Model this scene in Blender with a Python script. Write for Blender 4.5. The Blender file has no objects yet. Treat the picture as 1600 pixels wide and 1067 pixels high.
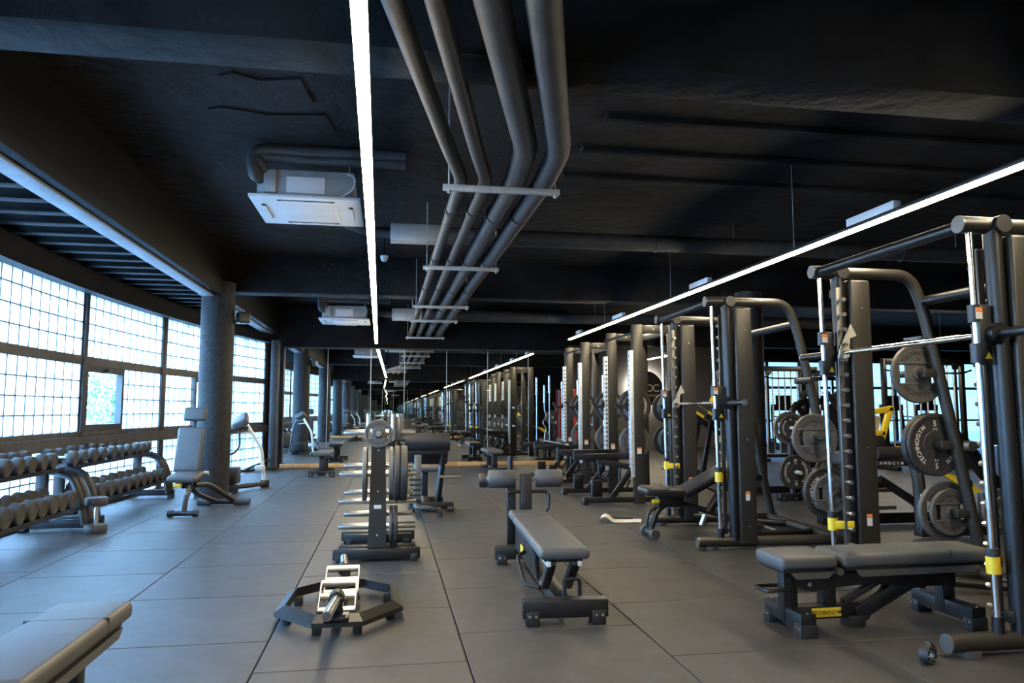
import bpy, math, random
from mathutils import Vector, Matrix
random.seed(7)
sc = bpy.context.scene
col = sc.collection

# ------------------------------------------------------------------ camera, world, exposure
F, CAM_H = 1150.0, 1.21
VX, VY, CX, CY = 606.0, 640.0, 800.0, 533.5
cam = bpy.data.cameras.new('camera'); cam.sensor_width = 36.0; cam.lens = F / 1600 * 36
cam.clip_start = 0.02; cam.clip_end = 300
cam_o = bpy.data.objects.new('camera', cam); col.objects.link(cam_o)
_d = Vector(((VX - CX) / F, (CY - VY) / F, -1)).normalized()      # room's depth axis in camera space
_u = Vector((0, F, -(VY - CY))).normalized()                      # room's up axis in camera space
_x = _d.cross(_u)
cam_o.matrix_world = Matrix.Translation((0, 0, CAM_H)) @ Matrix((_x, _d, _u)).to_4x4()
sc.camera = cam_o

world = bpy.data.worlds.new('overcast_sky'); sc.world = world; world.use_nodes = True
_bg = world.node_tree.nodes['Background']
_bg.inputs[0].default_value = (0.34, 0.62, 1.0, 1); _bg.inputs[1].default_value = 24.0
LED_STRENGTH = 55.0
LED_COLOR = (1.0, 0.84, 0.58, 1)
vs = sc.view_settings
vs.view_transform = 'Standard'; vs.look = 'None'; vs.gamma = 1; vs.exposure = 0.95; vs.use_curve_mapping = False
cy = sc.cycles
cy.use_denoising = True
cy.max_bounces = 16; cy.diffuse_bounces = 3; cy.glossy_bounces = 14; cy.transmission_bounces = 6; cy.transparent_max_bounces = 16
cy.caustics_reflective = False; cy.caustics_refractive = False
cy.sample_clamp_indirect = 6.0

# ------------------------------------------------------------------ materials
MATS = {}
def mat(name, c, rough=.5, metal=0.0, bump=None, var=None, spec=.5, rand=0.0):
    m = bpy.data.materials.new(name); m.use_nodes = True
    n = m.node_tree.nodes; l = m.node_tree.links; b = n['Principled BSDF']
    b.inputs['Base Color'].default_value = (*c, 1); b.inputs['Roughness'].default_value = rough
    b.inputs['Metallic'].default_value = metal; b.inputs['Specular IOR Level'].default_value = spec
    tc = n.new('ShaderNodeTexCoord')
    if var:                                    # var = (scale, amount): slow change of tone
        t = n.new('ShaderNodeTexNoise'); t.inputs['Scale'].default_value = var[0]; t.inputs['Detail'].default_value = 10; t.inputs['Roughness'].default_value = .62
        l.new(tc.outputs['Object'], t.inputs['Vector'])
        r = n.new('ShaderNodeMapRange'); r.inputs[1].default_value = .3; r.inputs[2].default_value = .7
        r.inputs[3].default_value = 1 - var[1]; r.inputs[4].default_value = 1 + var[1]
        l.new(t.outputs['Fac'], r.inputs[0])
        out = r.outputs[0]
        if rand:
            oi = n.new('ShaderNodeObjectInfo'); r2 = n.new('ShaderNodeMapRange')
            r2.inputs[3].default_value = 1 - rand; r2.inputs[4].default_value = 1 + rand
            l.new(oi.outputs['Random'], r2.inputs[0])
            mm = n.new('ShaderNodeMath'); mm.operation = 'MULTIPLY'
            l.new(out, mm.inputs[0]); l.new(r2.outputs[0], mm.inputs[1]); out = mm.outputs[0]
        mx = n.new('ShaderNodeVectorMath'); mx.operation = 'SCALE'; mx.inputs[0].default_value = c
        l.new(out, mx.inputs['Scale']); l.new(mx.outputs[0], b.inputs['Base Color'])
    if bump:                                   # bump = (scale, strength, distance)
        t = n.new('ShaderNodeTexNoise'); t.inputs['Scale'].default_value = bump[0]; t.inputs['Detail'].default_value = 4
        l.new(tc.outputs['Object'], t.inputs['Vector'])
        bp = n.new('ShaderNodeBump'); bp.inputs['Strength'].default_value = bump[1]; bp.inputs['Distance'].default_value = bump[2]
        l.new(t.outputs['Fac'], bp.inputs['Height']); l.new(bp.outputs[0], b.inputs['Normal'])
    MATS[name] = m
    return m
def emis(name, c, s):
    m = bpy.data.materials.new(name); m.use_nodes = True
    n = m.node_tree.nodes; n.clear(); o = n.new('ShaderNodeOutputMaterial'); e = n.new('ShaderNodeEmission')
    e.inputs[0].default_value = c; e.inputs[1].default_value = s
    m.node_tree.links.new(e.outputs[0], o.inputs[0]); MATS[name] = m
mat('rubber_tile', (.052, .050, .047), .42, bump=(260, .6, .004), var=(4.5, .34), rand=.12)
mat('subfloor', (.012, .012, .012), .9, bump=(60, .2, .002))
mat('black_paint', (.006, .0062, .0065), .8, bump=(9, .5, .02), var=(2.0, .5), spec=.12)
mat('ceiling_paint', (.010, .0102, .0108), .75, bump=(5, .8, .04), var=(1.2, .6), spec=.14)
mat('column_paint', (.020, .021, .023), .62, bump=(60, .9, .014), var=(14, .5), spec=.3)
mat('wall_grey', (.16, .15, .14), .6, bump=(40, .1, .002), var=(2, .08))
mat('pipe_wrap', (.030, .031, .033), .62, bump=(30, .3, .004), var=(5, .35))
mat('steel_black', (.0065, .0065, .007), .40, .0, bump=(500, .06, .0006), var=(8, .15))
mat('steel_olive', (.040, .037, .030), .40, .3, bump=(600, .06, .0006), var=(6, .1))
mat('steel_graphite', (.030, .030, .029), .38, .35, bump=(600, .05, .0005), var=(7, .1))
mat('steel_grey', (.16, .155, .14), .38, .6, bump=(500, .05, .0005), var=(7, .1))
mat('galvanised', (.74, .77, .75), .42, .35, bump=(120, .08, .001), var=(14, .18))
mat('chrome', (.82, .82, .82), .12, 1.0, bump=(300, .01, .0003))
mat('brushed_steel', (.70, .69, .66), .28, 1.0, bump=(260, .05, .0005), var=(30, .12))
mat('pad_grey', (.080, .082, .082), .48, bump=(350, .18, .0012), var=(9, .1))
mat('pad_seam', (.015, .015, .015), .7, bump=(300, .1, .001))
mat('pad_black', (.022, .022, .023), .45, bump=(350, .18, .0012), var=(9, .12))
mat('rubber_black', (.014, .014, .0145), .55, bump=(260, .15, .001), var=(12, .2))
mat('plate_rubber', (.032, .031, .029), .5, bump=(260, .15, .001), var=(12, .2))
mat('rubber_grey', (.055, .053, .050), .60, bump=(260, .25, .001), var=(10, .2), rand=.12)
mat('iron_grey', (.115, .110, .098), .5, .25, bump=(200, .15, .001), var=(10, .15))
mat('yellow', (.80, .55, .025), .45, bump=(300, .03, .0005), var=(8, .08))
mat('white_print', (.75, .74, .70), .6, bump=(200, .02, .0003))
mat('black_print', (.010, .010, .010), .6, bump=(200, .02, .0003))
mat('orange_print', (.80, .22, .05), .6, bump=(200, .02, .0003))
mat('cream_steel', (.55, .52, .40), .45, .1, bump=(300, .03, .0005), var=(9, .1))
mat('red_banner', (.75, .06, .03), .6, bump=(100, .05, .001), var=(5, .1))
mat('white_plastic', (.72, .76, .80), .4, bump=(200, .03, .0005), var=(4, .05))
mat('zinc', (.42, .45, .47), .45, .5, bump=(150, .08, .001), var=(10, .15))
mat('paper', (.75, .72, .66), .8, bump=(120, .15, .002), var=(8, .06))
mat('pine', (.58, .31, .11), .5, bump=(25, .3, .003), var=(14, .25))
mat('frame_metal', (.030, .031, .032), .5, .2, bump=(80, .15, .001), var=(6, .3))
mat('frame_worn', (.085, .080, .072), .55, .3, bump=(60, .2, .0015), var=(5, .35))
mat('steel_beam', (.0045, .0055, .007), .6, .0, bump=(40, .3, .003), var=(4, .35), spec=.14)
mat('flange_grey', (.20, .22, .25), .5, .2, bump=(40, .3, .003), var=(4, .25))
mat('leaf', (.13, .24, .12), .6, bump=(20, .1, .002), var=(1.5, .5))
mat('bark', (.10, .07, .05), .9, bump=(20, .6, .02), var=(5, .3))
mat('pavement', (.35, .35, .34), .9, bump=(30, .3, .005), var=(3, .2))
mat('render_wall', (.62, .58, .54), .9, bump=(30, .2, .004), var=(1, .1))
emis('led', LED_COLOR, LED_STRENGTH)
emis('halo_light', (1.0, .93, .82, 1), 30.0)
def special():
    m = mat('mirror_glass', (.84, .87, .85), 0.0, 1.0)
    m = bpy.data.materials.new('glass_block'); m.use_nodes = True; MATS['glass_block'] = m
    n = m.node_tree.nodes; l = m.node_tree.links; n.clear()
    o = n.new('ShaderNodeOutputMaterial'); t = n.new('ShaderNodeBsdfTransparent'); t.inputs[0].default_value = (.93, .97, 1, 1)
    d = n.new('ShaderNodeBsdfTranslucent'); d.inputs[0].default_value = (.90, .95, 1, 1)
    tc = n.new('ShaderNodeTexCoord'); w = n.new('ShaderNodeTexWave'); w.inputs['Scale'].default_value = 2.6; w.inputs['Distortion'].default_value = 1.5
    l.new(tc.outputs['Object'], w.inputs['Vector'])
    r = n.new('ShaderNodeMapRange'); r.inputs[3].default_value = .30; r.inputs[4].default_value = .62
    l.new(w.outputs['Fac'], r.inputs[0])
    mx = n.new('ShaderNodeMixShader'); l.new(r.outputs[0], mx.inputs[0]); l.new(t.outputs[0], mx.inputs[1]); l.new(d.outputs[0], mx.inputs[2])
    g = n.new('ShaderNodeBsdfGlossy'); g.inputs['Roughness'].default_value = .08
    m2 = n.new('ShaderNodeMixShader'); m2.inputs[0].default_value = .05
    l.new(mx.outputs[0], m2.inputs[1]); l.new(g.outputs[0], m2.inputs[2]); l.new(m2.outputs[0], o.inputs[0])
    m = bpy.data.materials.new('clear_glass'); m.use_nodes = True; MATS['clear_glass'] = m
    n = m.node_tree.nodes; l = m.node_tree.links; n.clear()
    o = n.new('ShaderNodeOutputMaterial'); t = n.new('ShaderNodeBsdfTransparent'); t.inputs[0].default_value = (.86, .95, .96, 1)
    g = n.new('ShaderNodeBsdfGlossy'); g.inputs['Roughness'].default_value = .02
    mx = n.new('ShaderNodeMixShader'); mx.inputs[0].default_value = .07
    l.new(t.outputs[0], mx.inputs[1]); l.new(g.outputs[0], mx.inputs[2]); l.new(mx.outputs[0], o.inputs[0])
    m = bpy.data.materials.new('blind_glass'); m.use_nodes = True; MATS['blind_glass'] = m      # glazing with slatted film
    n = m.node_tree.nodes; l = m.node_tree.links; n.clear()
    o = n.new('ShaderNodeOutputMaterial'); t = n.new('ShaderNodeBsdfTransparent'); t.inputs[0].default_value = (.26, .31, .34, 1)
    d = n.new('ShaderNodeBsdfTranslucent'); d.inputs[0].default_value = (.20, .22, .23, 1)
    tc = n.new('ShaderNodeTexCoord'); sp = n.new('ShaderNodeSeparateXYZ'); l.new(tc.outputs['Object'], sp.inputs[0])
    mm = n.new('ShaderNodeMath'); mm.operation = 'MULTIPLY'; mm.inputs[1].default_value = 70; l.new(sp.outputs['Z'], mm.inputs[0])
    sn = n.new('ShaderNodeMath'); sn.operation = 'SINE'; l.new(mm.outputs[0], sn.inputs[0])
    r = n.new('ShaderNodeMapRange'); r.inputs[1].default_value = -1; r.inputs[3].default_value = .25; r.inputs[4].default_value = .75
    l.new(sn.outputs[0], r.inputs[0])
    mx = n.new('ShaderNodeMixShader'); l.new(r.outputs[0], mx.inputs[0]); l.new(t.outputs[0], mx.inputs[1]); l.new(d.outputs[0], mx.inputs[2])
    l.new(mx.outputs[0], o.inputs[0])
special()

# ------------------------------------------------------------------ mesh helpers
V = Vector
GLYPH = {}
def glyph(ch):
    if ch not in GLYPH:
        c = bpy.data.curves.new('glyph', 'FONT'); c.body = ch; c.size = 1.0; c.extrude = .012; c.resolution_u = 3
        c.offset = .012
        o = bpy.data.objects.new('glyph', c); col.objects.link(o)
        bpy.context.view_layer.update()
        me = bpy.data.meshes.new_from_object(o.evaluated_get(bpy.context.evaluated_depsgraph_get()))
        vsx = [tuple(v.co) for v in me.vertices]; fs = [tuple(p.vertices) for p in me.polygons]
        bpy.data.objects.remove(o); bpy.data.curves.remove(c); bpy.data.meshes.remove(me)
        xs = [v[0] for v in vsx] or [0, .3]
        GLYPH[ch] = (vsx, fs, min(xs), max(xs))
    return GLYPH[ch]
class MB:
    def __init__(s): s.v = []; s.f = []
    def add(s, vs, fs):
        o = len(s.v); s.v += [tuple(v) for v in vs]; s.f += [tuple(i + o for i in f) for f in fs]; return s
    def box(s, x0, x1, y0, y1, z0, z1):
        return s.add([(x, y, z) for x in (x0, x1) for y in (y0, y1) for z in (z0, z1)],
                     [(0, 1, 3, 2), (4, 6, 7, 5), (0, 4, 5, 1), (2, 3, 7, 6), (0, 2, 6, 4), (1, 5, 7, 3)])
    def rb(s, c, size, r=.006, k=1, M=None):
        """rounded box, k rings at each edge, optional rotation matrix about its centre"""
        h = [a / 2 for a in size]; r = min(r, *[a * .98 for a in h])
        def axis(a):
            e = [a - r + r * math.sin(math.pi / 2 * i / max(k, 1)) * 1.0 for i in range(k + 1)]
            e = [a - r + r * i / k for i in range(k + 1)]
            return [-x for x in reversed(e)] + e
        A = [axis(a) for a in h]; n = 2 * (k + 1); idx = {}; vs = []; fs = []
        def vid(i, j, l):
            key = (i, j, l)
            if key not in idx:
                p = V((A[0][i], A[1][j], A[2][l])); q = V([max(-h[m] + r, min(h[m] - r, p[m])) for m in range(3)])
                d = p - q
                if d.length > 1e-9: p = q + d * (r / d.length)
                if M is not None: p = M @ p
                idx[key] = len(vs); vs.append(p + V(c))
            return idx[key]
        for a in range(n - 1):
            for b in range(n - 1):
                for e in (0, n - 1):
                    q = [vid(e, a, b), vid(e, a + 1, b), vid(e, a + 1, b + 1), vid(e, a, b + 1)]; fs.append(q if e else q[::-1])
                    q = [vid(a, e, b), vid(a, e, b + 1), vid(a + 1, e, b + 1), vid(a + 1, e, b)]; fs.append(q if e else q[::-1])
                    q = [vid(a, b, e), vid(a + 1, b, e), vid(a + 1, b + 1, e), vid(a, b + 1, e)]; fs.append(q if e else q[::-1])
        return s.add(vs, fs)
    def bb(s, x0, x1, y0, y1, z0, z1, r=.006, k=1):
        return s.rb(((x0 + x1) / 2, (y0 + y1) / 2, (z0 + z1) / 2), (x1 - x0, y1 - y0, z1 - z0), r, k)
    def bar(s, p0, p1, w, h, r=.006, k=1, ext=0.0):
        """rectangular tube from p0 to p1; w sideways, h in the upward direction"""
        p0, p1 = V(p0), V(p1); d = (p1 - p0); L = d.length; d.normalize()
        up = V((0, 0, 1)) if abs(d.z) < .98 else V((1, 0, 0))
        sd = d.cross(up).normalized(); up = sd.cross(d)
        M = Matrix((d, sd, up)).transposed()
        return s.rb((p0 + p1) / 2, (L + 2 * ext, w, h), r, k, M)
    def cyl(s, p0, p1, r, n=14, r1=None):
        p0, p1 = V(p0), V(p1); r1 = r if r1 is None else r1
        d = (p1 - p0).normalized(); a = d.orthogonal().normalized(); b = d.cross(a)
        vs = []
        for p, q in ((p0, r), (p1, r1)):
            vs += [p + (a * math.cos(2 * math.pi * i / n) + b * math.sin(2 * math.pi * i / n)) * q for i in range(n)]
        return s.add(vs, [(i, (i + 1) % n, n + (i + 1) % n, n + i) for i in range(n)] + [tuple(range(n - 1, -1, -1)), tuple(range(n, 2 * n))])
    def tube(s, pts, r, n=10, bend=.07, seg=5):
        P = [V(p) for p in pts]; Q = [P[0]]
        for i in range(1, len(P) - 1):
            a = (P[i - 1] - P[i]); b = (P[i + 1] - P[i]); t = min(bend, a.length * .48, b.length * .48)
            a = P[i] + a.normalized() * t; b = P[i] + b.normalized() * t
            for j in range(seg + 1):
                u = j / seg; Q.append(a * (1 - u) ** 2 + P[i] * 2 * u * (1 - u) + b * u * u)
        Q.append(P[-1])
        d = (Q[1] - Q[0]).normalized(); a = d.orthogonal().normalized(); vs = []
        for i, p in enumerate(Q):
            if i == 0: t = Q[1] - Q[0]
            elif i == len(Q) - 1: t = Q[i] - Q[i - 1]
            else: t = (Q[i + 1] - Q[i]).normalized() + (Q[i] - Q[i - 1]).normalized()
            t.normalize(); a = (a - t * a.dot(t)).normalized(); b = t.cross(a)
            vs += [p + (a * math.cos(2 * math.pi * j / n) + b * math.sin(2 * math.pi * j / n)) * r for j in range(n)]
        fs = [(i * n + j, i * n + (j + 1) % n, (i + 1) * n + (j + 1) % n, (i + 1) * n + j) for i in range(len(Q) - 1) for j in range(n)]
        m = (len(Q) - 1) * n
        return s.add(vs, fs + [tuple(range(n - 1, -1, -1)), tuple(range(m, m + n))])
    def lathe(s, prof, o=(0, 0, 0), axis='y', n=32, close=True):
        """prof: list of (radius, position along axis); closed loop when the ends meet on the axis or close is set"""
        o = V(o); vs = []; m = len(prof)
        for r, a in prof:
            for i in range(n):
                c, q = r * math.cos(2 * math.pi * i / n), r * math.sin(2 * math.pi * i / n)
                vs.append(o + (V((c, a, q)) if axis == 'y' else V((a, c, q)) if axis == 'x' else V((c, q, a))))
        R = range(m if close else m - 1)
        fs = [(i * n + j, i * n + (j + 1) % n, ((i + 1) % m) * n + (j + 1) % n, ((i + 1) % m) * n + j) for i in R for j in range(n)]
        if not close: fs += [tuple(range(n)), tuple(range((m - 1) * n, m * n))]
        return s.add(vs, fs)
    def ext(s, poly, axis, a, b):
        n = len(poly); g = {'y': lambda p, t: (p[0], t, p[1]), 'x': lambda p, t: (t, p[0], p[1]), 'z': lambda p, t: (p[0], p[1], t)}[axis]
        return s.add([g(p, a) for p in poly] + [g(p, b) for p in poly],
                     [tuple(range(n)), tuple(range(2 * n - 1, n - 1, -1))] + [(i, i + n, (i + 1) % n + n, (i + 1) % n) for i in range(n)])
    def text(s, t, size, c, right=(1, 0, 0), up=(0, 0, 1), gap=.06):
        right, up = V(right), V(up); nrm = right.cross(up); w = 0; items = []
        for ch in t:
            if ch == ' ': w += .3; continue
            g = glyph(ch); items.append((g, w)); w += g[3] - g[2] + gap
        for g, x in items:
            s.add([V(c) + right * ((v[0] - g[2] + x - w / 2) * size) + up * ((v[1] - .35) * size) + nrm * (v[2] * size * .4) for v in g[0]], g[1])
        return s
    def arc_text(s, t, size, rad, mid, y, flip=False, gap=.10):
        """letters round a circle in the XZ plane, centred at angle mid (degrees, 90 = top), read from -y"""
        ws = [glyph(ch)[3] - glyph(ch)[2] + gap for ch in t]; tot = sum(ws) * size / rad; a = 0
        for ch, w in zip(t, ws):
            g = glyph(ch); h = (a + w / 2) * size / rad; a += w
            th = math.radians(mid) + (tot / 2 - h if not flip else -tot / 2 + h)
            out = V((math.cos(th), 0, math.sin(th))); tan = V((math.sin(th), 0, -math.cos(th)))
            if flip: up, rt = -out, -tan
            else: up, rt = out, tan
            cx_ = (g[2] + g[3]) / 2
            s.add([V((0, y, 0)) + out * rad + rt * ((v[0] - cx_) * size) + up * ((v[1] - .35) * size) + V((0, -1, 0)) * (v[2] * size * .4) for v in g[0]], g[1])
        return s
    def mesh(s, name, m, smooth=True):
        me = bpy.data.meshes.new(name); me.from_pydata(s.v, [], s.f)
        me.materials.append(MATS[m])
        if smooth:
            me.polygons.foreach_set('use_smooth', [True] * len(me.polygons)); me.set_sharp_from_angle(angle=math.radians(38))
        me.update(); return me
    def build(s, name, m, parent=None, label=None, smooth=True, loc=None):
        o = bpy.data.objects.new(name, s.mesh(name, m, smooth)); col.objects.link(o)
        if parent is not None: o.parent = parent
        if loc: o.location = loc
        if label: o['label'] = label
        return o
def tag(o, label, cat, group=None, kind=None):
    o['label'] = label; o['category'] = cat
    if group: o['group'] = group
    if kind: o['kind'] = kind
    return o
def thing(name, label, cat, loc=(0, 0, 0), rz=0.0, group=None):
    o = bpy.data.objects.new(name, None); col.objects.link(o); o.empty_display_size = .1
    o.location = loc; o.rotation_euler = (0, 0, math.radians(rz)); return tag(o, label, cat, group)
def struct(name, mb, m, label=None, smooth=True):
    o = mb.build(name, m, None, label, smooth); o['kind'] = 'structure'; return o
def inst(src, parent=None, loc=None, rot=None):
    c = src.copy(); col.objects.link(c)
    if parent is not None: c.parent = parent
    if loc is not None: c.location = loc
    if rot is not None: c.rotation_euler = rot
    return c
def dup(root, loc, rz=0.0, label=None, group=None, rx=0.0, scale=None):
    r = inst(root); r.location = loc; r.rotation_euler = (math.radians(rx), 0, math.radians(rz))
    if scale: r.scale = scale
    if label: r['label'] = label
    if group: r['group'] = group
    for ch in list(root.children):
        c = inst(ch, r)
        for g in list(ch.children): inst(g, c)
    return r
def B(*a, **k): return MB().box(*a, **k)

# ------------------------------------------------------------------ the room
Y_MIR, Y_BACK, Y_FAR, X_RIGHT = 16.05, -0.45, 22.6, 20.5
Z_SLAB, Z_BEAM = 3.45, 2.90
# floor: sub-floor, rubber tiles laid in columns with shifted joints
floor = struct('floor', B(-4.0, X_RIGHT + .2, Y_BACK - .3, Y_FAR + .3, -.20, -.020), 'subfloor')
tile_me = MB().bb(-.4965, .4965, -.4965, .4965, -.022, 0, .004).mesh('rubber_tile', 'rubber_tile', False)
offs = {-4: .5, -3: .17, -2: .95, -1: .15, 0: .67, 1: .12, 2: .58, 3: .64, 4: .2, 5: .7}
field = MB()
for k in range(-4, 21):
    x = -.1 + k + .0
    x0 = -.6 + k + 1.0 - 1.0
    o_ = offs.get(k, .31 * (k % 3))
    for j in range(-2, 23):
        y0 = o_ + j; xc, yc = x0 + .5, y0 + .5
        if y0 + 1 < Y_BACK or y0 > Y_FAR or x0 > X_RIGHT: continue
        if 2.0 < yc < 14.6 and k <= 7 and abs(xc - 0.17 * yc) < .85 * yc + .8:
            t = bpy.data.objects.new('rubber_tile', tile_me); col.objects.link(t); t.parent = floor; t.location = (xc, yc, 0)
            t.rotation_euler = (0, 0, math.pi / 2 * random.randrange(4))
        else:
            field.bb(x0 + .0035, x0 + .9965, y0 + .0035, y0 + .9965, -.022, 0, .004)
f = field.build('rubber_tile_field', 'rubber_tile', floor, smooth=False); f['kind'] = 'stuff'
# ceiling slab and cross beams
ceil = struct('ceiling', B(-2.6, X_RIGHT + .2, Y_BACK - .3, Y_FAR + .3, Z_SLAB, Z_SLAB + .2), 'ceiling_paint')
for i, (y0, y1) in enumerate(((3.36, 3.70), (11.0, 11.34), (18.6, 18.94))):
    struct('trim_%d' % (i + 1), MB().bb(-2.5, X_RIGHT, y0, y1, Z_BEAM, Z_SLAB + .02, .02), 'ceiling_paint')['label'] = 'black painted concrete cross beam under the ceiling'
# ceiling patches of loose render, and ribs on the right-hand slab
for (x0, x1, y0, y1) in ((-1.55, -.75, 4.55, 4.75), (-1.15, -.62, 5.0, 5.35), (-1.35, -.5, 5.6, 5.9), (-1.2, -.3, 8.3, 8.8)):
    p = MB().ext([(x0, y0), (x0 + .1, y0 - .06), ((x0 + x1) / 2, y0 + .03), (x1, y0 - .04), (x1 + .05, y1), ((x0 + x1) / 2 + .1, y1 + .04), (x0 + .05, y1)], 'z', Z_SLAB - .018, Z_SLAB + .01)
    p.build('render_patch', 'ceiling_paint', ceil)
for y in (4.45, 5.2, 5.9, 6.6, 9.4, 13.2, 14.6):
    MB().bb(1.6, X_RIGHT, y, y + .12, Z_SLAB - .045, Z_SLAB + .01, .015).build('rib', 'ceiling_paint', ceil)
# walls
struct('wall_right', B(X_RIGHT, X_RIGHT + .2, Y_BACK, Y_FAR, 0, Z_SLAB), 'black_paint')
wb = struct('wall_rear', B(-3.6, X_RIGHT + .2, Y_BACK - .25, Y_BACK - .02, 0, Z_SLAB), 'black_paint')
wm = struct('wall_mirror', B(-2.62, 3.98, Y_MIR + .02, Y_MIR + .22, 0, Z_SLAB), 'black_paint')
struct('wall_passage', B(3.86, 3.98, Y_MIR + .2, Y_FAR, 0, Z_SLAB), 'black_paint')
struct('wall_far', B(3.86, 11.15, Y_FAR, Y_FAR + .2, 0, Z_SLAB), 'wall_grey')
struct('wall_far_header', B(11.1, X_RIGHT, Y_FAR, Y_FAR + .2, 2.85, Z_SLAB), 'black_paint')
seams = [-2.20, -1.27, -.37, .34, 1.25, 2.15, 3.06, 3.95]
for a, b in zip(seams[:-1], seams[1:]):
    B(a + .004, b - .004, Y_MIR, Y_MIR + .019, .085, 2.50).build('mirror_panel', 'mirror_glass', wm, smooth=False)
    if a > -2: B(a - .006, a + .006, Y_MIR - .004, Y_MIR + .0195, .085, 2.50).build('joint_strip', 'zinc', wm)
B(-2.2, 3.95, Y_MIR - .012, Y_MIR + .0195, 2.50, 2.53).build('mirror_top_rail', 'frame_metal', wm)
for i in range(5):
    a = -2.2 + i * 1.235
    MB().bb(a + .001, a + 1.234, Y_MIR - .03, Y_MIR + .019, .002, .088, .004).build('baseboard_mirror' if i == 0 else 'baseboard_mirror', 'pine', wm, 'pale pine board along the foot of the mirror')
for i in range(9):
    a = -2.6 + i * 1.0
    B(a + .004, a + .996, Y_BACK - .02, Y_BACK, .085, 2.50).build('mirror_panel', 'mirror_glass', wb, smooth=False)
MB().bb(-2.6, 6.4, Y_BACK - .02, Y_BACK + .03, .002, .088, .004).build('baseboard_rear', 'pine', wb)

# curved window wall on the left: arc of radius 30 m
AC_, AR = (26.36, 8.0), 30.0
def arc(y, d=0.0):
    a = math.asin((y - AC_[1]) / AR); return a, (AC_[0] - (AR + d) * math.cos(a), AC_[1] + (AR + d) * math.sin(a))
def arc_beam(mb, y0, y1, d0, d1, z0, z1, n=8):
    pts = []
    for i in range(n + 1):
        y = y0 + (y1 - y0) * i / n; p, q = arc(y, d0)[1], arc(y, d1)[1]
        pts += [(*p, z0), (*q, z0), (*q, z1), (*p, z1)]
    fs = [(4 * i + j, 4 * i + (j + 1) % 4, 4 * i + 4 + (j + 1) % 4, 4 * i + 4 + j) for i in range(n) for j in range(4)]
    return mb.add(pts, fs + [(3, 2, 1, 0), tuple(4 * n + j for j in range(4))])
block_me = MB().bb(-.04, .04, -.0955, .0955, -.0955, .0955, .012).mesh('glass_block', 'glass_block')
BAYS = [-.44, 2.38, 4.75, 7.12, 9.50, 11.88, 14.22, 16.04]
SILL, TRANS, WTOP = (.76, .95), (1.75, 1.85), 2.62
n_obj = 0
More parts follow.
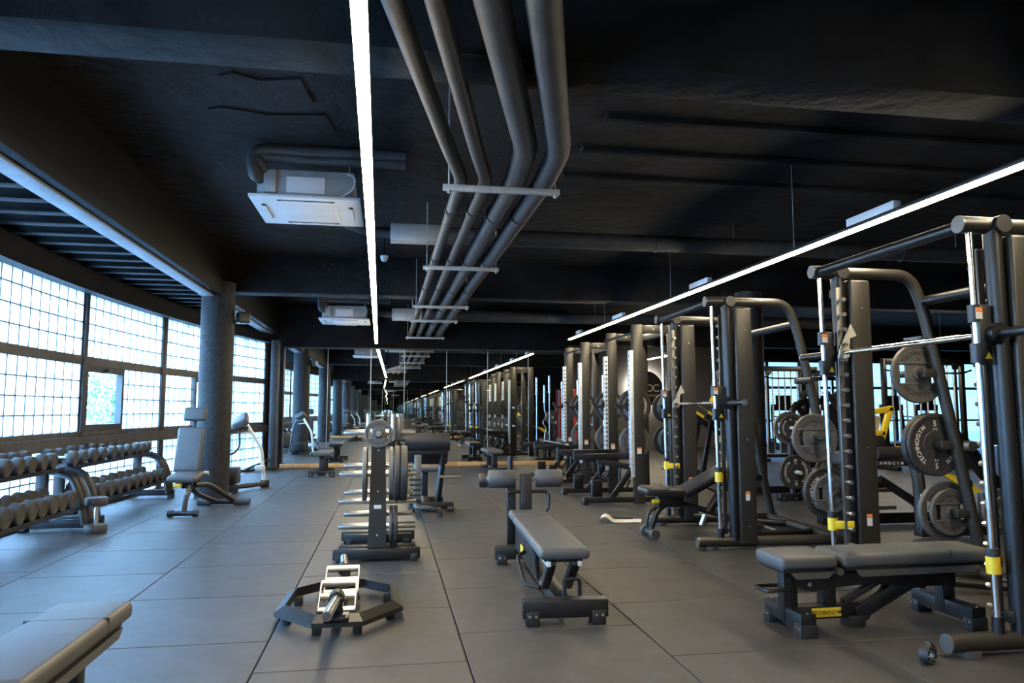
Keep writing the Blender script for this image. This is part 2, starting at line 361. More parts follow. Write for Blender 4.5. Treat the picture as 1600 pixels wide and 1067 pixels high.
for i in range(len(BAYS) - 1):
    y0, y1 = BAYS[i], BAYS[i + 1]
    m = MB()
    thick = .075 if i % 2 == 0 else .04
    arc_beam(m, y0, y1, -.03, .10, SILL[1] - .05, SILL[1]); arc_beam(m, y0, y1, -.08, .08, SILL[0], SILL[1] - .055)
    arc_beam(m, y0, y1, -.02, .06, TRANS[0], TRANS[1]); arc_beam(m, y0, y1, -.02, .06, 0, .05)
    w = struct('window_%d' % (i + 1), m, 'frame_worn', 'steel framed bay of the curved glass block window wall', smooth=False)
    m = MB(); a, p = arc(y1, .02)
    M = Matrix.Rotation(-a, 3, 'Z')
    m.rb((p[0], p[1], WTOP / 2), (.12, thick * 2, WTOP), .006, 1, M).build('mullion', 'frame_metal', w)
    case = {4: (9.55, 10.62), 5: (13.05, 14.15)}.get(i)
    s0, s1 = AR * arc(y0)[0] + .06, AR * arc(y1)[0] - .06
    nc = max(1, int(round((s1 - s0) / .2))); st = (s1 - s0) / nc
    rest = MB(); mort = MB()
    rows = [.148 + .2 * r for r in range(3)] + [.66] + [SILL[1] + .1 + .2 * r for r in range(4)] + [TRANS[1] + .1 + .2 * r for r in range(4)]
    for c_ in range(nc):
        a = (s0 + st * (c_ + .5)) / AR
        x, y = AC_[0] - (AR + .03) * math.cos(a), AC_[1] + (AR + .03) * math.sin(a)
        for z in rows:
            if case and SILL[1] < z < TRANS[0] and case[0] - .04 < y < case[1] + .04: continue
            if 6.6 < y < 13.0 and n_obj < 300:
                o = bpy.data.objects.new('glass_block', block_me); col.objects.link(o); o.parent = w; o.location = (x, y, z)
                o.rotation_euler = (0, 0, -a); o.scale = (1, st / .2, 1); n_obj += 1
            else:
                rest.rb((x, y, z), (.08, .191, .191), .012, 1, Matrix.Rotation(-a, 3, 'Z'))
    # joints: thin steel rods between the blocks, none where the casement stands
    for z in rows:
        spans = [(y0 + .04, y1 - .04)]
        if case and SILL[1] < z < TRANS[0] - .01: spans = [q for q in ((y0 + .04, case[0] - .02), (case[1] + .02, y1 - .04)) if q[1] - q[0] > .25]
        for q in spans: arc_beam(mort, *q, -.0120, .045, z + .0950, z + .1050, 6)
    for c_ in range(nc + 1):
        a = (s0 + st * c_) / AR; x, y = AC_[0] - (AR + .03) * math.cos(a), AC_[1] + (AR + .03) * math.sin(a)
        for z0, z1 in ((.05, SILL[0]), (SILL[1], TRANS[0]), (TRANS[1], WTOP)):
            if case and z0 == SILL[1] and case[0] - .04 < y < case[1] + .04: continue
            mort.rb((x, y, (z0 + z1) / 2), (.0836, .010, z1 - z0), .001, 1, Matrix.Rotation(-a, 3, 'Z'))
    if case:
        fr = MB(); ya, yb = case
        for (u0, u1, z0, z1) in ((ya, ya + .06, SILL[1], TRANS[0]), (yb - .06, yb, SILL[1], TRANS[0]), (ya + .06, yb - .06, SILL[1], SILL[1] + .08), (ya + .06, yb - .06, TRANS[0] - .08, TRANS[0])):
            arc_beam(fr, u0, u1, -.03, .05, z0, z1, 2)
        fo = fr.build('casement_frame', 'frame_metal', w, smooth=False)
        h = arc((ya + yb) / 2, -.06)
        MB().rb((h[1][0], h[1][1], TRANS[0] - .05), (.03, .12, .05), .006, 1, Matrix.Rotation(-h[0], 3, 'Z')).build('latch', 'steel_black', fo)
        g = MB(); arc_beam(g, ya + .05, yb - .05, .015, .025, SILL[1] + .07, TRANS[0] - .07, 2)
        g.build('pane', 'clear_glass', fo, smooth=False)
    jo = mort.build('block_joints', 'frame_metal', w, smooth=False); jo['kind'] = 'stuff'
    if rest.v:
        ro = rest.build('glass_block_field', 'glass_block', w); ro['kind'] = 'stuff'
# fascia over the window, clerestory above it, roof of the side strip, edge beam and purlins
m = MB(); arc_beam(m, Y_BACK - .1, 16.04, -.16, .16, 2.60, 2.99, 20)
struct('trim_4', m, 'steel_beam', 'curved dark steel fascia beam over the window wall', smooth=False)
m = MB(); arc_beam(m, Y_BACK - .1, 16.04, .02, .06, 2.99, 3.42, 20)
struct('window_9', m, 'glass_block', 'glass block clerestory above the curved fascia', smooth=False)
struct('ceiling_strip', B(-4.1, -2.55, Y_BACK - .3, 16.3, 3.42, 3.6), 'black_paint')
eb = struct('trim_5', MB().bb(-2.52, -2.30, Y_BACK, 16.04, 2.80, Z_SLAB + .02, .01), 'steel_beam', 'dark edge beam running between the left columns')
MB().bb(-2.56, -2.40, Y_BACK, 10.65, 2.775, 2.797, .003).build('flange', 'flange_grey', eb)
MB().bb(-2.56, -2.40, 11.06, 16.04, 2.775, 2.797, .003).build('flange', 'flange_grey', eb)
y = -.2
while y < 15.9:
    x = arc(y)[1][0]
    pm = MB().bb(x - .02, -2.50, y - .035, y + .035, 2.86, 3.02, .004)
    o = pm.build('purlin', 'steel_beam', eb)
    MB().bb(x - .02, -2.50, y - .06, y + .06, 2.845, 2.86, .003).build('purlin_flange', 'steel_beam', o)
    y += .40
# steel post at the mirror's left end with its raking base
pst = struct('trim_6', MB().bb(-2.36, -2.21, 15.55, 15.75, 0, 2.62, .006), 'frame_worn', 'rusty steel end post beside the mirror')
MB().bb(-2.33, -2.24, 15.53, 15.56, .02, 2.60, .004).build('web', 'frame_metal', pst)
MB().bar((-2.75, 15.1, .03), (-2.2, 15.6, .05), .10, .05).build('foot_angle', 'frame_metal', pst)
MB().bar((-2.7, 15.1, .06), (-2.3, 15.6, .22), .04, .04).build('brace', 'frame_metal', pst)
# round concrete columns
def column(x, y, n, lab, r=.225):
    o = struct('trim_%d' % n, MB().cyl((x, y, -.01), (x, y, Z_BEAM + .1), r, 40), 'column_paint', lab); return o
column(-2.385, 10.86, 7, 'round dark concrete column behind the upright grey bench')
column(-2.385, 3.30, 8, 'round dark concrete column beside the window wall')
column(5.44, 10.45, 9, 'round dark concrete column beside the plate-loaded row machine', .2)
column(12.6, 10.9, 10, 'round dark concrete column at the far right', .2)
# far right glazing
gz = struct('window_10', MB().box(11.15, X_RIGHT, Y_FAR + .02, Y_FAR + .12, 0, .10).box(11.15, X_RIGHT, Y_FAR + .02, Y_FAR + .12, 2.78, 2.86), 'frame_metal', 'glazed screen with blue film at the end of the room')
x = 11.15
while x < X_RIGHT - .1:
    MB().bb(x, x + .09, Y_FAR, Y_FAR + .12, .05, 2.85, .006).build('mullion', 'frame_worn', gz)
    MB().bb(x + .09, x + 1.17, Y_FAR + .01, Y_FAR + .11, 1.90, 1.98, .006).build('transom', 'frame_worn', gz)
    MB().bb(x + .09, x + 1.17, Y_FAR + .01, Y_FAR + .11, .82, .88, .006).build('transom', 'frame_metal', gz)
    B(x + .085, x + 1.175, Y_FAR + .05, Y_FAR + .06, .88, 1.90).build('pane', 'blind_glass', gz, smooth=False)
    B(x + .085, x + 1.175, Y_FAR + .05, Y_FAR + .06, 1.98, 2.80).build('pane', 'blind_glass', gz, smooth=False)
    B(x + .085, x + 1.175, Y_FAR + .05, Y_FAR + .06, .10, .82).build('pane', 'blind_glass', gz, smooth=False)
    x += 1.17
# outside: pavement, tree, pale house wall
og = struct('outdoor_ground', B(-40, -4.0, -30, 45, -.5, -.3), 'pavement')
struct('outdoor_ground_far', B(3.8, 40, Y_FAR + .4, 45, -.5, -.3), 'pavement')
# ------------------------------------------------------------------ ceiling services
def led(name, p0, p1, label, drivers=()):
    d = V(p1) - V(p0); L = d.length; t = thing(name, label, 'light', p0, 0, 'ceiling light lines'); t.rotation_euler = (0, 0, math.atan2(-d.x, d.y))
    MB().bb(-.032, .032, 0, L, .004, .034, .004).build('profile', 'steel_black', t)
    MB().bb(-.029, .029, .004, L - .004, -.012, .005, .004).build('diffuser', 'led', t, 'glowing warm white diffuser')
    for y, l in drivers: MB().bb(-.03, .03, y, y + l, .034, .095, .004).build('driver_box', 'white_plastic', t)
    y = .5
    while y < L:
        MB().cyl((0, y, .03), (0, y, Z_SLAB - p0[2]), .0025, 6).build('hanger_wire', 'zinc', t); y += 2.9
    return t
led('led_line', (-.09, -.35, 2.60), (-.258, 15.62, 2.60), 'long glowing light line hanging left of the four black pipes')
led('led_line', (3.56, -.35, 2.60), (3.535, 14.15, 2.60), 'long glowing light line hanging over the lifting machines', ((4.95, .55), (8.05, .5), (11.1, .5), (13.6, .3)))
led('led_line', (7.1, 16.9, 2.60), (7.1, 20.5, 2.60), 'glowing light line over the plate loaded machines', ((1, .5),))
led('led_line', (10.6, 12.2, 2.60), (10.6, 16.4, 2.60), 'glowing light line before the blue glazed screen', ((1, .5),))
# four insulated pipes on trapeze hangers
px_ = [.46, .63, .84, 1.05]; pr_ = [.046, .046, .075, .075]
labs = ['thin black pipe nearest the light line', 'thin black pipe second from the light line', 'thick black pipe third from the light line', 'thick black pipe furthest from the light line']
for x, r, lb in zip(px_, pr_, labs):
    z = 2.75 + r
    k = .38
    t = thing('insulated_pipe', lb + ', under the ceiling', 'pipe', (0, 0, 0), 0, 'insulated pipes under the ceiling')
    MB().tube([(x - .62, 1.0, z), (x - .5, 2.6, z), (x - .12 if r < .06 else x - .02, 4.35, z), (x + .02, 4.95, z), (x - .01, 16.04, z)], r, 16, .14).build('pipe_run', 'pipe_wrap', t)
    MB().tube([(x - .62, 1.0, z), (x - .62, .2, z), (x - .62, Y_BACK, z)], r, 16, .1).build('pipe_run', 'pipe_wrap', t)
    yy = 5.4 + r * 7
    while yy < 15.8:
        MB().cyl((x + .014 - .0027 * (yy - 5), yy, z), (x + .014 - .0027 * (yy - 5), yy + .05, z), r + .006, 16).build('joint_band', 'pipe_wrap', t); yy += 1.9
for i, y in enumerate((1.9, 4.95, 7.85, 10.9, 12.68, 15.7)):
    s = -.45 if i == 0 else 0
    t = thing('trapeze_hanger', 'zinc channel hanger carrying the four pipes ' + ('ahead of the bends in the pipes', 'right behind the bends in the pipes', 'below the long cross duct', 'at the second concrete beam', 'just past the second beam', 'close to the mirror wall')[i], 'hanger', (s, y, 0), 0, 'pipe hangers')
    MB().bb(.35, 1.17, -.02, .02, 2.712, 2.752, .003).build('channel', 'zinc', t)
    for x in (.39, 1.14):
        MB().cyl((x, 0, 2.69), (x, 0, Z_SLAB + .01), .005, 8).build('threaded_rod', 'zinc', t)
        MB().cyl((x, 0, 2.695), (x, 0, 2.712), .014, 6).build('nut', 'zinc', t)
# cross ducts
def duct(y, z, r, x0, x1, lb):
    t = thing('cross_duct', lb, 'duct', (0, y, z), 0)
    MB().cyl((x0, 0, 0), (x1, 0, 0), r, 20).build('duct_run', 'pipe_wrap', t)
    x = x0 + .9
    while x < x1: MB().cyl((x, 0, 0), (x + .03, 0, 0), r + .008, 20).build('joint_band', 'pipe_wrap', t); x += 1.6
    MB().bb(x0 - .55, x0 + .02, -r, r, -r, r, .01).build('duct_box', 'zinc', t)
    MB().tube([(x0 - .5, 0, 0), (x0 - .8, 0, .02), (x0 - 1.1, -.1, .1)], r * .6, 12, .1).build('flexible_duct', 'pipe_wrap', t)
    for x in (x0 + .5, x0 + 3.5, x0 + 6.5):
        MB().cyl((x, 0, r), (x, 0, Z_SLAB - z), .004, 6).build('hanger_rod', 'zinc', t)
duct(8.1, 3.15, .095, .55, 9.5, 'long round black duct crossing above the pipes before the beam')
duct(14.3, 3.04, .11, .6, 9.5, 'long round black duct crossing behind the beam near the mirror')
# ceiling cassette air conditioners
def cassette(x0, y0, z, label):
    t = thing('ceiling_cassette', label, 'air conditioner', (x0, y0, 0), 0, 'ceiling cassette units'); w = .92
    b = MB().ext([(0, 0), (w, 0), (w, w), (0, w)], 'z', z, z + .028)
    p = MB().bb(0, w, 0, w, z, z + .03, .008).build('face_panel', 'white_plastic', t)
    MB().bb(.2, .72, .2, .72, z - .006, z + .004, .003).build('grille', 'white_plastic', p)
    for a in range(7): MB().bb(.24, .68, .25 + a * .065, .262 + a * .065, z - .009, z - .004, .002).build('grille_slat', 'white_plastic', p)
    for q in ((.22, .70, .07, .11), (.22, .70, .81, .85), (.07, .11, .22, .70), (.81, .85, .22, .70)):
        MB().bb(*q, z - .003, z + .01, .004).build('air_slot', 'black_print', p)
        cx_, cy_ = (q[0] + q[1]) / 2, (q[2] + q[3]) / 2
        MB().bb(cx_ - (q[1] - q[0]) * .42, cx_ + (q[1] - q[0]) * .42, cy_ - (q[3] - q[2]) * .42 + .012, cy_ + (q[3] - q[2]) * .42 + .012, z - .014, z - .002, .004).build('louvre', 'white_plastic', p)
    MB().bb(.06, .86, .06, .86, z + .03, z + .26, .006).build('body', 'zinc', t)
    MB().bb(.30, .62, .045, .06, z + .06, z + .2, .004).build('access_cover', 'white_plastic', t)
    MB().bb(.12, .22, .02, .07, z + .05, z + .24, .004).build('valve_bracket', 'zinc', t)
    for i, dz in enumerate((0, .11)):
        MB().tube([(.1 + dz * .5, .1, z + .18), (.05 + dz * .4, .0, z + .18 + dz), (.02 + dz * .3, .02, z + .40 - dz * .4), (.3, .05, z + .42 - dz * .6), (1.3, .05, z + .42 - dz * .6)], .055 - dz * .12, 12, .1).build('refrigerant_pipe', 'pipe_wrap', t)
    MB().tube([(.74, .05, z + .03), (.86, .0, z + .09), (.88, .0, z + .2), (.8, .06, z + .25)], .006, 6, .05).build('cable', 'white_plastic', t)
    for x, y in ((.1, .1), (.82, .1), (.1, .82), (.82, .82)): MB().cyl((x, y, z + .25), (x, y, Z_SLAB + .01), .005, 6).build('threaded_rod', 'zinc', t)
cassette(-1.18, 6.28, 2.985, 'white ceiling cassette unit hanging before the second beam, left of the light line')
cassette(-1.28, 13.75, 2.86, 'white ceiling cassette unit hanging between the second beam and the mirror')
# dome sensor, loudspeaker on the column
t = thing('dome_sensor', 'small white dome sensor hanging beside the light line', 'sensor', (-.07, 8.9, 0))
MB().lathe([(.001, 2.99), (.02, 2.992), (.035, 3.005), (.045, 3.03), (.048, 3.05), (.048, 3.06), (.001, 3.06)], axis='z', n=20, close=False).build('dome', 'white_plastic', t)
MB().cyl((0, 0, 3.06), (0, 0, Z_SLAB + .005), .008, 8).build('stem', 'black_paint', t)
t = thing('wall_speaker', 'small dark loudspeaker bracketed to the round column', 'speaker', (-2.10, 10.88, 2.50), 25)
MB().bb(-.03, .13, -.09, .09, -.07, .09, .02, 2).build('cabinet', 'steel_graphite', t)
MB().bb(.125, .135, -.075, .075, -.055, .075, .004).build('grille', 'steel_grey', t)
MB().bar((-.08, 0, 0), (0, 0, 0), .03, .05).build('bracket', 'steel_grey', t)
# tree and house seen through the casements
def tree(loc, r, label, seed):
    rnd = random.Random(seed); t = thing('tree', label, 'tree', loc, 0, 'trees outside the casements'); m = MB()
    for i in range(2600):
        while True:
            p = V((rnd.uniform(-1, 1), rnd.uniform(-1, 1), rnd.uniform(-1, 1)))
            if p.length < 1: break
        p = V((p.x * r, p.y * r, p.z * r * .8 + 1.15)) ; a = V((rnd.gauss(0, 1), rnd.gauss(0, 1), rnd.gauss(0, 1))).normalized(); b = a.orthogonal().normalized()
        s = rnd.uniform(.05, .09); c = a.cross(b)
        m.add([p - a * s, p + b * s * .5, p + a * s, p - b * s * .5 + c * .01], [(0, 1, 2, 3)])
    o = m.build('foliage', 'leaf', t, smooth=False); o['kind'] = 'stuff'
    MB().tube([(0, 0, -.3), (.05, .05, .6), (0, .1, 1.6)], .09, 8).build('trunk', 'bark', t)
tree((-6.6, 14.2, 0), 1.25, 'leafy green tree outside the first casement', 1)
tree((-7.0, 20.5, 0), 1.5, 'leafy green tree outside the casement behind the column', 2)
t = thing('house', 'pale rendered house wall beyond the trees', 'building', (-16, 26, 0))
MB().box(-4, 4, 0, 1, -.3, 3.4).build('wall', 'render_wall', t, smooth=False)
MB().box(-4.2, 4.2, -.3, 1.2, 3.4, 3.6).build('eaves', 'render_wall', t, smooth=False)
for x in (-2.6, 0, 2.6): MB().box(x - .5, x + .5, -.03, .02, 1.2, 2.5).build('shutter', 'steel_grey', t, smooth=False)
# ------------------------------------------------------------------ weight plates (axis along local y, face towards -y)
def ring(r0, r1, t, edge=.006):
    return [(r0, -t / 2), (r1 - edge, -t / 2), (r1, -t / 2 + edge), (r1, t / 2 - edge), (r1 - edge, t / 2), (r0, t / 2)]
def bumper(kg, r=.225, t=.055):
    o = thing('weight_plate', 'plate', 'weight plate', (0, 0, -20))
    MB().lathe([(.026, -t / 2 + .006), (.095, -t / 2 + .006), (.10, -t / 2 + .010), (r - .035, -t / 2 + .010), (r - .028, -t / 2), (r - .008, -t / 2), (r, -t / 2 + .008), (r, t / 2 - .008), (r - .008, t / 2), (.026, t / 2)], n=40).build('disc', 'plate_rubber', o)
    MB().lathe([(.0255, -t / 2 - .001), (.042, -t / 2 - .001), (.045, -t / 2 + .008), (.045, t / 2 - .004), (.0255, t / 2 + .001)], n=24).build('hub', 'steel_graphite', o)
    m = MB(); y = -t / 2 + .0095; s = r / .225
    m.arc_text('TECHNOGYM', .047 * s, .152 * s, 180, y); m.arc_text('TECHNOGYM', .047 * s, .152 * s, 0, y)
    m.arc_text(kg, .055 * s, .152 * s, 90, y); m.arc_text(kg, .055 * s, .152 * s, 270, y, flip=True)
    m.arc_text('KG', .024 * s, .112 * s, 90, y - .003); m.arc_text('KG', .024 * s, .112 * s, 270, y - .003, flip=True)
    m.build('lettering', 'white_print', o, 'raised white lettering', smooth=False)
    return o
def iron(kg, r=.215, t=.036):
    o = thing('weight_plate', 'plate', 'weight plate', (0, 0, -20)); s = r / .215
    MB().lathe(ring(r - .022 * s, r, t), n=44).build('rim', 'iron_grey', o)
    m = MB(); R = r - .02 * s; zc = .075 * s; th = t * .6
    a0 = math.asin(zc / R)
    for sg in (1, -1):
        pts = [(R * math.cos(a0 + (math.pi - 2 * a0) * i / 16), sg * R * math.sin(a0 + (math.pi - 2 * a0) * i / 16)) for i in range(17)]
        m.ext(pts, 'y', -th / 2, th / 2)
        xs = .150 * s; b0 = math.acos(xs / R); b0 = min(b0, a0)
        pts = [(sg * R * math.cos(-a0 + 2 * a0 * i / 8), R * math.sin(-a0 + 2 * a0 * i / 8)) for i in range(9)] + [(sg * xs, zc), (sg * xs, -zc)]
        m.ext(pts, 'y', -th / 2 + .004, th / 2 - .004)
    m.build('web', 'iron_grey', o)
    MB().bb(-.105 * s, .105 * s, -th / 2 + .005, th / 2 - .005, -zc, zc, .004).build('centre_bridge', 'iron_grey', o)
    for sg in (1, -1): MB().bb(-R * .93, R * .93, -t / 2 + .002, t / 2 - .002, sg * zc - .006 * s, sg * zc + .006 * s, .003).build('band_edge', 'iron_grey', o)
    MB().lathe([(.0255, -t / 2 - .003), (.045 * s, -t / 2 - .003), (.05 * s, -t / 2 + .004), (.05 * s, t / 2 - .004), (.045 * s, t / 2 + .003), (.0255, t / 2 + .003)], n=24).build('hub', 'iron_grey', o)
    m = MB(); y = -th / 2 - .001
    m.arc_text('TECHNOGYM', .046 * s, .148 * s, 90, y); m.arc_text('TECHNOGYM', .046 * s, .148 * s, 270, y, flip=True)
    m.arc_text(kg, .03 * s, .105 * s, 90, y); m.arc_text(kg, .03 * s, .105 * s, 270, y, flip=True)
    m.build('lettering', 'black_print', o, 'raised black lettering', smooth=False)
    return o
PL = {'b20': bumper('20'), 'b10': bumper('10', .225, .045), 'b5': bumper('5', .225, .03), 'b10s': bumper('10', .165, .03), 'i20': iron('20'), 'i10': iron('10', .165, .03), 'i5': iron('5', .115, .026)}
used = set()
def plate(kind, loc, rz, label, group):
    src = PL[kind]
    if kind not in used:
        used.add(kind); src.location = loc; src.rotation_euler = (0, 0, math.radians(rz)); src['label'] = label; src['group'] = group; return src
    return dup(src, loc, rz, label, group)

# ------------------------------------------------------------------ dumbbell racks along the window
def dumbbell_rack(y0, y1, xf, rz, label):
    """two tier rack; local x = depth (0 at the front feet, negative to the wall), y along"""
    L = y1 - y0; t = thing('dumbbell_rack', label, 'dumbbell rack', (xf, y0, 0), rz, 'dumbbell racks by the window')
    for y in (.0, L):
        s = 1 if y == 0 else -1
        m = MB(); m.tube([(-.03, y, .06), (-.09, y, .36), (-.17, y, .53), (-.30, y, .585), (-.48, y, .60)], .045, 8, .12); m.build('end_arch', 'steel_black', t)
        m = MB(); m.tube([(-.05, y + s * .07, .06), (-.11, y + s * .07, .36), (-.19, y + s * .07, .54), (-.32, y + s * .07, .59), (-.48, y + s * .07, .605)], .036, 8, .12); m.build('end_arch', 'steel_black', t)
        MB().bb(-.66, .02, y - .04 + s * .03, y + .04 + s * .03, .035, .115, .008).build('foot_beam', 'steel_black', t)
        for x in (-.62, -.02): MB().bb(x - .035, x + .035, y - .05 + s * .03, y + .05 + s * .03, 0, .05, .006).build('foot', 'rubber_black', t)
        MB().bb(-.50, -.40, y - .03 + s * .1, y + .03 + s * .1, .10, .62, .008).build('back_post', 'steel_graphite', t)
    for (xa, za, xb, zb, nm) in ((-.28, .625, -.60, .66, 'top'), (-.05, .255, -.40, .29, 'bottom')):
        m = MB(); m.bar(((xa + xb) / 2 - .0, .03, (za + zb) / 2), ((xa + xb) / 2, L - .03, (za + zb) / 2), .001, .001)
        m = MB().ext([(xa, za - .03), (xa, za + .012), (xa - .02, za), (xb, zb), (xb, zb - .03)], 'y', .02, L - .02); m.build('shelf', 'steel_black', t)
    return t
def mk_dumbbell():
    o = thing('dumbbell', 'd', 'dumbbell', (0, 0, -20))
    for s in (-1, 1):
        MB().lathe([(.001, s * .085), (.075, s * .085), (.080, s * .092), (.080, s * .148), (.074, s * .157), (.05, s * .158), (.046, s * .154), (.001, s * .154)], axis='x', n=28, close=False).build('head', 'rubber_grey', o)
    MB().cyl((-.09, 0, 0), (.09, 0, 0), .016, 12).build('handle', 'chrome', o)
    return o
R1 = dumbbell_rack(5.35, 8.16, -2.92, 0, 'black two tier dumbbell rack whose end has a dumbbell standing beside it')
R2 = dumbbell_rack(8.36, 11.0, -2.92, 0, 'black two tier dumbbell rack beside the upright grey bench')
DB = mk_dumbbell(); first = [True]
def db(loc, sc_, label, group, tilt=6, rz=0):
    if first[0]: o = DB; first[0] = False; o['label'] = label; o['group'] = group
    else: o = dup(DB, (0, 0, 0), 0, label, group)
    o.location = loc; o.rotation_euler = (0, math.radians(tilt), math.radians(rz)); o.scale = (sc_, sc_, sc_); return o
def row(ys, x, z, label, group, s0, s1):
    for i, y in enumerate(ys):
        s = s0 + (s1 - s0) * i / max(1, len(ys) - 1); s *= random.uniform(.97, 1.03)
        db((x, y, z + .080 * s), s, label, group, 6 + random.uniform(-1, 1), random.uniform(-3, 3))
row([8.42, 8.68, 8.96, 9.24, 9.54, 9.82, 10.10, 10.38, 10.62, 10.86], -3.36, .638, 'grey rubber dumbbell on the top tier of the rack beside the upright bench', 'dumbbells on the top tier by the upright bench', .98, .92)
row([8.56, 8.83, 9.12, 9.41, 9.69, 9.96, 10.23, 10.5, 10.74], -3.145, .272, 'grey rubber dumbbell on the bottom tier of the rack beside the upright bench', 'dumbbells on the bottom tier by the upright bench', 1.08, 1.0)
row([5.75, 6.0, 6.25, 6.5, 6.76, 7.0, 7.24, 7.47, 7.69, 7.91], -3.36, .638, 'grey rubber dumbbell on the top tier of the rack next to the standing dumbbell', 'dumbbells on the top tier by the standing dumbbell', 1.1, 1.0)
row([5.75, 6.01, 6.27, 6.52, 6.75, 6.97, 7.19, 7.40, 7.60, 7.82], -3.145, .272, 'grey rubber dumbbell on the bottom tier of the rack next to the standing dumbbell', 'dumbbells on the bottom tier by the standing dumbbell', 1.22, 1.08)
o = dup(DB, (-2.835, 8.0, .173), 0, 'grey rubber dumbbell standing on end on the floor at the rack foot', 'dumbbell on the floor'); o.rotation_euler = (0, math.pi / 2, 0); o.scale = (1.1, 1.3, 1.3); o.location.z = .1735

# ------------------------------------------------------------------ benches
def pad(mb, x0, x1, w, z0, z1, r=.03, tilt=None):
    return mb.bb(x0, x1, -w / 2, w / 2, z0, z1, r, 3)
def flat_bench(loc, rz, label, badge=True):
    """adjustable bench lying flat; local x along the bench, seat at x=0"""
    t = thing('adjustable_bench', label, 'bench', loc, rz, 'flat adjustable benches')
    w = .30
    MB().bb(.0, .34, -w / 2, w / 2, .345, .42, .028, 3).build('seat_pad', 'pad_grey', t)
    p = MB().bb(.37, 1.32, -w / 2, w / 2, .345, .42, .028, 3).build('back_pad', 'pad_grey', t)
    MB().bb(1.035, 1.039, -w / 2 - .0008, w / 2 + .0008, .36, .4206, .001).build('seam', 'pad_seam', p)
    MB().bb(.39, 1.28, -w / 2 + .03, w / 2 - .03, .325, .348, .004).build('pad_board', 'steel_black', t)
    MB().bb(.02, .32, -w / 2 + .03, w / 2 - .03, .325, .348, .004).build('pad_board', 'steel_black', t)
    for s in (-1, 1):
        MB().ext([(.06, .328), (.32, .328), (.28, .295), (.09, .295)], 'y', s * .128 - .008, s * .128 + .008).build('seat_rail', 'steel_grey', t)
        MB().ext([(.45, .330), (1.24, .330), (1.20, .295), (.48, .295)], 'y', s * .128 - .008, s * .128 + .008).build('back_rail', 'steel_grey', t)
    m = MB().ext([(.10, .30), (.62, .30), (.95, .255), (.95, .19), (.60, .235), (.30, .215), (.24, .205), (.14, .23)], 'y', -.045, .045); m.build('seat_frame', 'steel_black', t)
    MB().cyl((.22, -.05, .245), (.22, .05, .245), .012, 10).build('pivot_bolt', 'brushed_steel', t)
    MB().cyl((.36, -.13, .325), (.36, .13, .325), .020, 14).build('hinge_roller', 'steel_grey', t)
    MB().bb(.07, .155, -.035, .035, .05, .34, .006).build('front_post', 'steel_black', t)
    MB().bb(.31, .39, -.035, .035, .10, .24, .006).build('middle_post', 'steel_black', t)
    MB().bb(.12, .58, -.035, .035, .05, .125, .006).build('base_beam', 'steel_black', t)
    MB().bar((.54, 0, .075), (.98, 0, .29), .075, .085, .006, 1, .03).build('rear_strut', 'steel_black', t)
    MB().cyl((.55, -.045, .075), (.55, .045, .075), .045, 18).build('pivot', 'steel_black', t)
    MB().bar((.45, 0, .13), (.80, 0, .30), .05, .03).build('ladder', 'steel_graphite', t)
    MB().bar((.80, 0, .235), (1.16, 0, .235), .07, .07).build('rear_beam', 'steel_black', t)
    MB().bb(1.07, 1.15, -.035, .035, .05, .24, .006).build('rear_post', 'steel_black', t)
    for x, hw in ((.12, .19), (1.12, .235)):
        MB().bb(x - .045, x + .045, -hw, hw, .04, .125, .006).build('cross_foot', 'steel_black', t)
        for s in (-1, 1):
            f = MB().bb(x - .052, x + .052, s * (hw - .03) - .033, s * (hw - .03) + .033, 0, .07, .006).build('foot', 'rubber_black', t)
            for q in (-.015, .015):
                MB().cyl((x - .056, s * (hw - .03) + q, .048), (x + .056, s * (hw - .03) + q, .048), .006, 8).build('bolt', 'brushed_steel', f)
            MB().cyl((x, s * (hw - .012), .12), (x, s * (hw - .012), .129), .006, 8).build('bolt', 'brushed_steel', f)
    MB().bb(.46, .56, -.05, .05, 0, .06, .008).build('foot', 'rubber_black', t)
    MB().tube([(.10, -.05, .225), (-.05, -.07, .225), (-.05, .07, .225), (.10, .05, .225)], .011, 8, .04).build('handle', 'steel_black', t)
    if badge:
        b = MB().bb(.235, .415, -.0385, -.034, .062, .112, .006).build('badge', 'yellow', t, 'yellow maker plate')
        MB().text('TECHNOGYM', .030, (.325, -.0388, .087)).build('badge_lettering', 'black_print', b, smooth=False)
    return t
FB = flat_bench((2.10, 3.90, 0), 1, 'flat padded bench with a yellow maker plate inside the Smith machine')
dup(FB, (-1.185, 2.07, 0), 90, 'flat padded bench standing alone on the open floor near the dumbbell racks')

def small_bench(loc, rz, label):
    t = thing('flat_bench', label, 'bench', loc, rz, 'small flat benches')
    MB().bb(-.15, .15, 0, 1.1, .37, .445, .03, 3).build('pad', 'pad_grey', t)
    MB().bb(-.05, .05, .06, 1.0, .32, .375, .006).build('pad_frame', 'steel_black', t)
    for y in (.14, .9):
        MB().bb(-.05, .05, y - .04, y + .04, .05, .33, .006).build('post', 'steel_black', t)
    for y, hw in ((.10, .23), (.94, .17)):
        MB().bb(-hw, hw, y - .04, y + .04, .03, .11, .006).build('cross_foot', 'steel_black', t)
        for s in (-1, 1):
            f = MB().bb(s * (hw - .04) - .04, s * (hw - .04) + .04, y - .05, y + .05, 0, .06, .006).build('foot', 'rubber_black', t)
            MB().cyl((s * (hw - .04), y - .055, .04), (s * (hw - .04), y + .055, .04), .009, 8).build('bolt', 'brushed_steel', f)
    MB().bb(-.035, .035, .14, .9, .06, .12, .006).build('base_beam', 'steel_black', t)
    for s in (-1, 1): MB().cyl((s * .1, .02, .035), (s * .1, .06, .035), .032, 14).build('wheel', 'steel_grey', t)
    return t
SB = small_bench((-1.16, 13.72, 0), 0, 'small flat bench in front of the mirror below the light line')
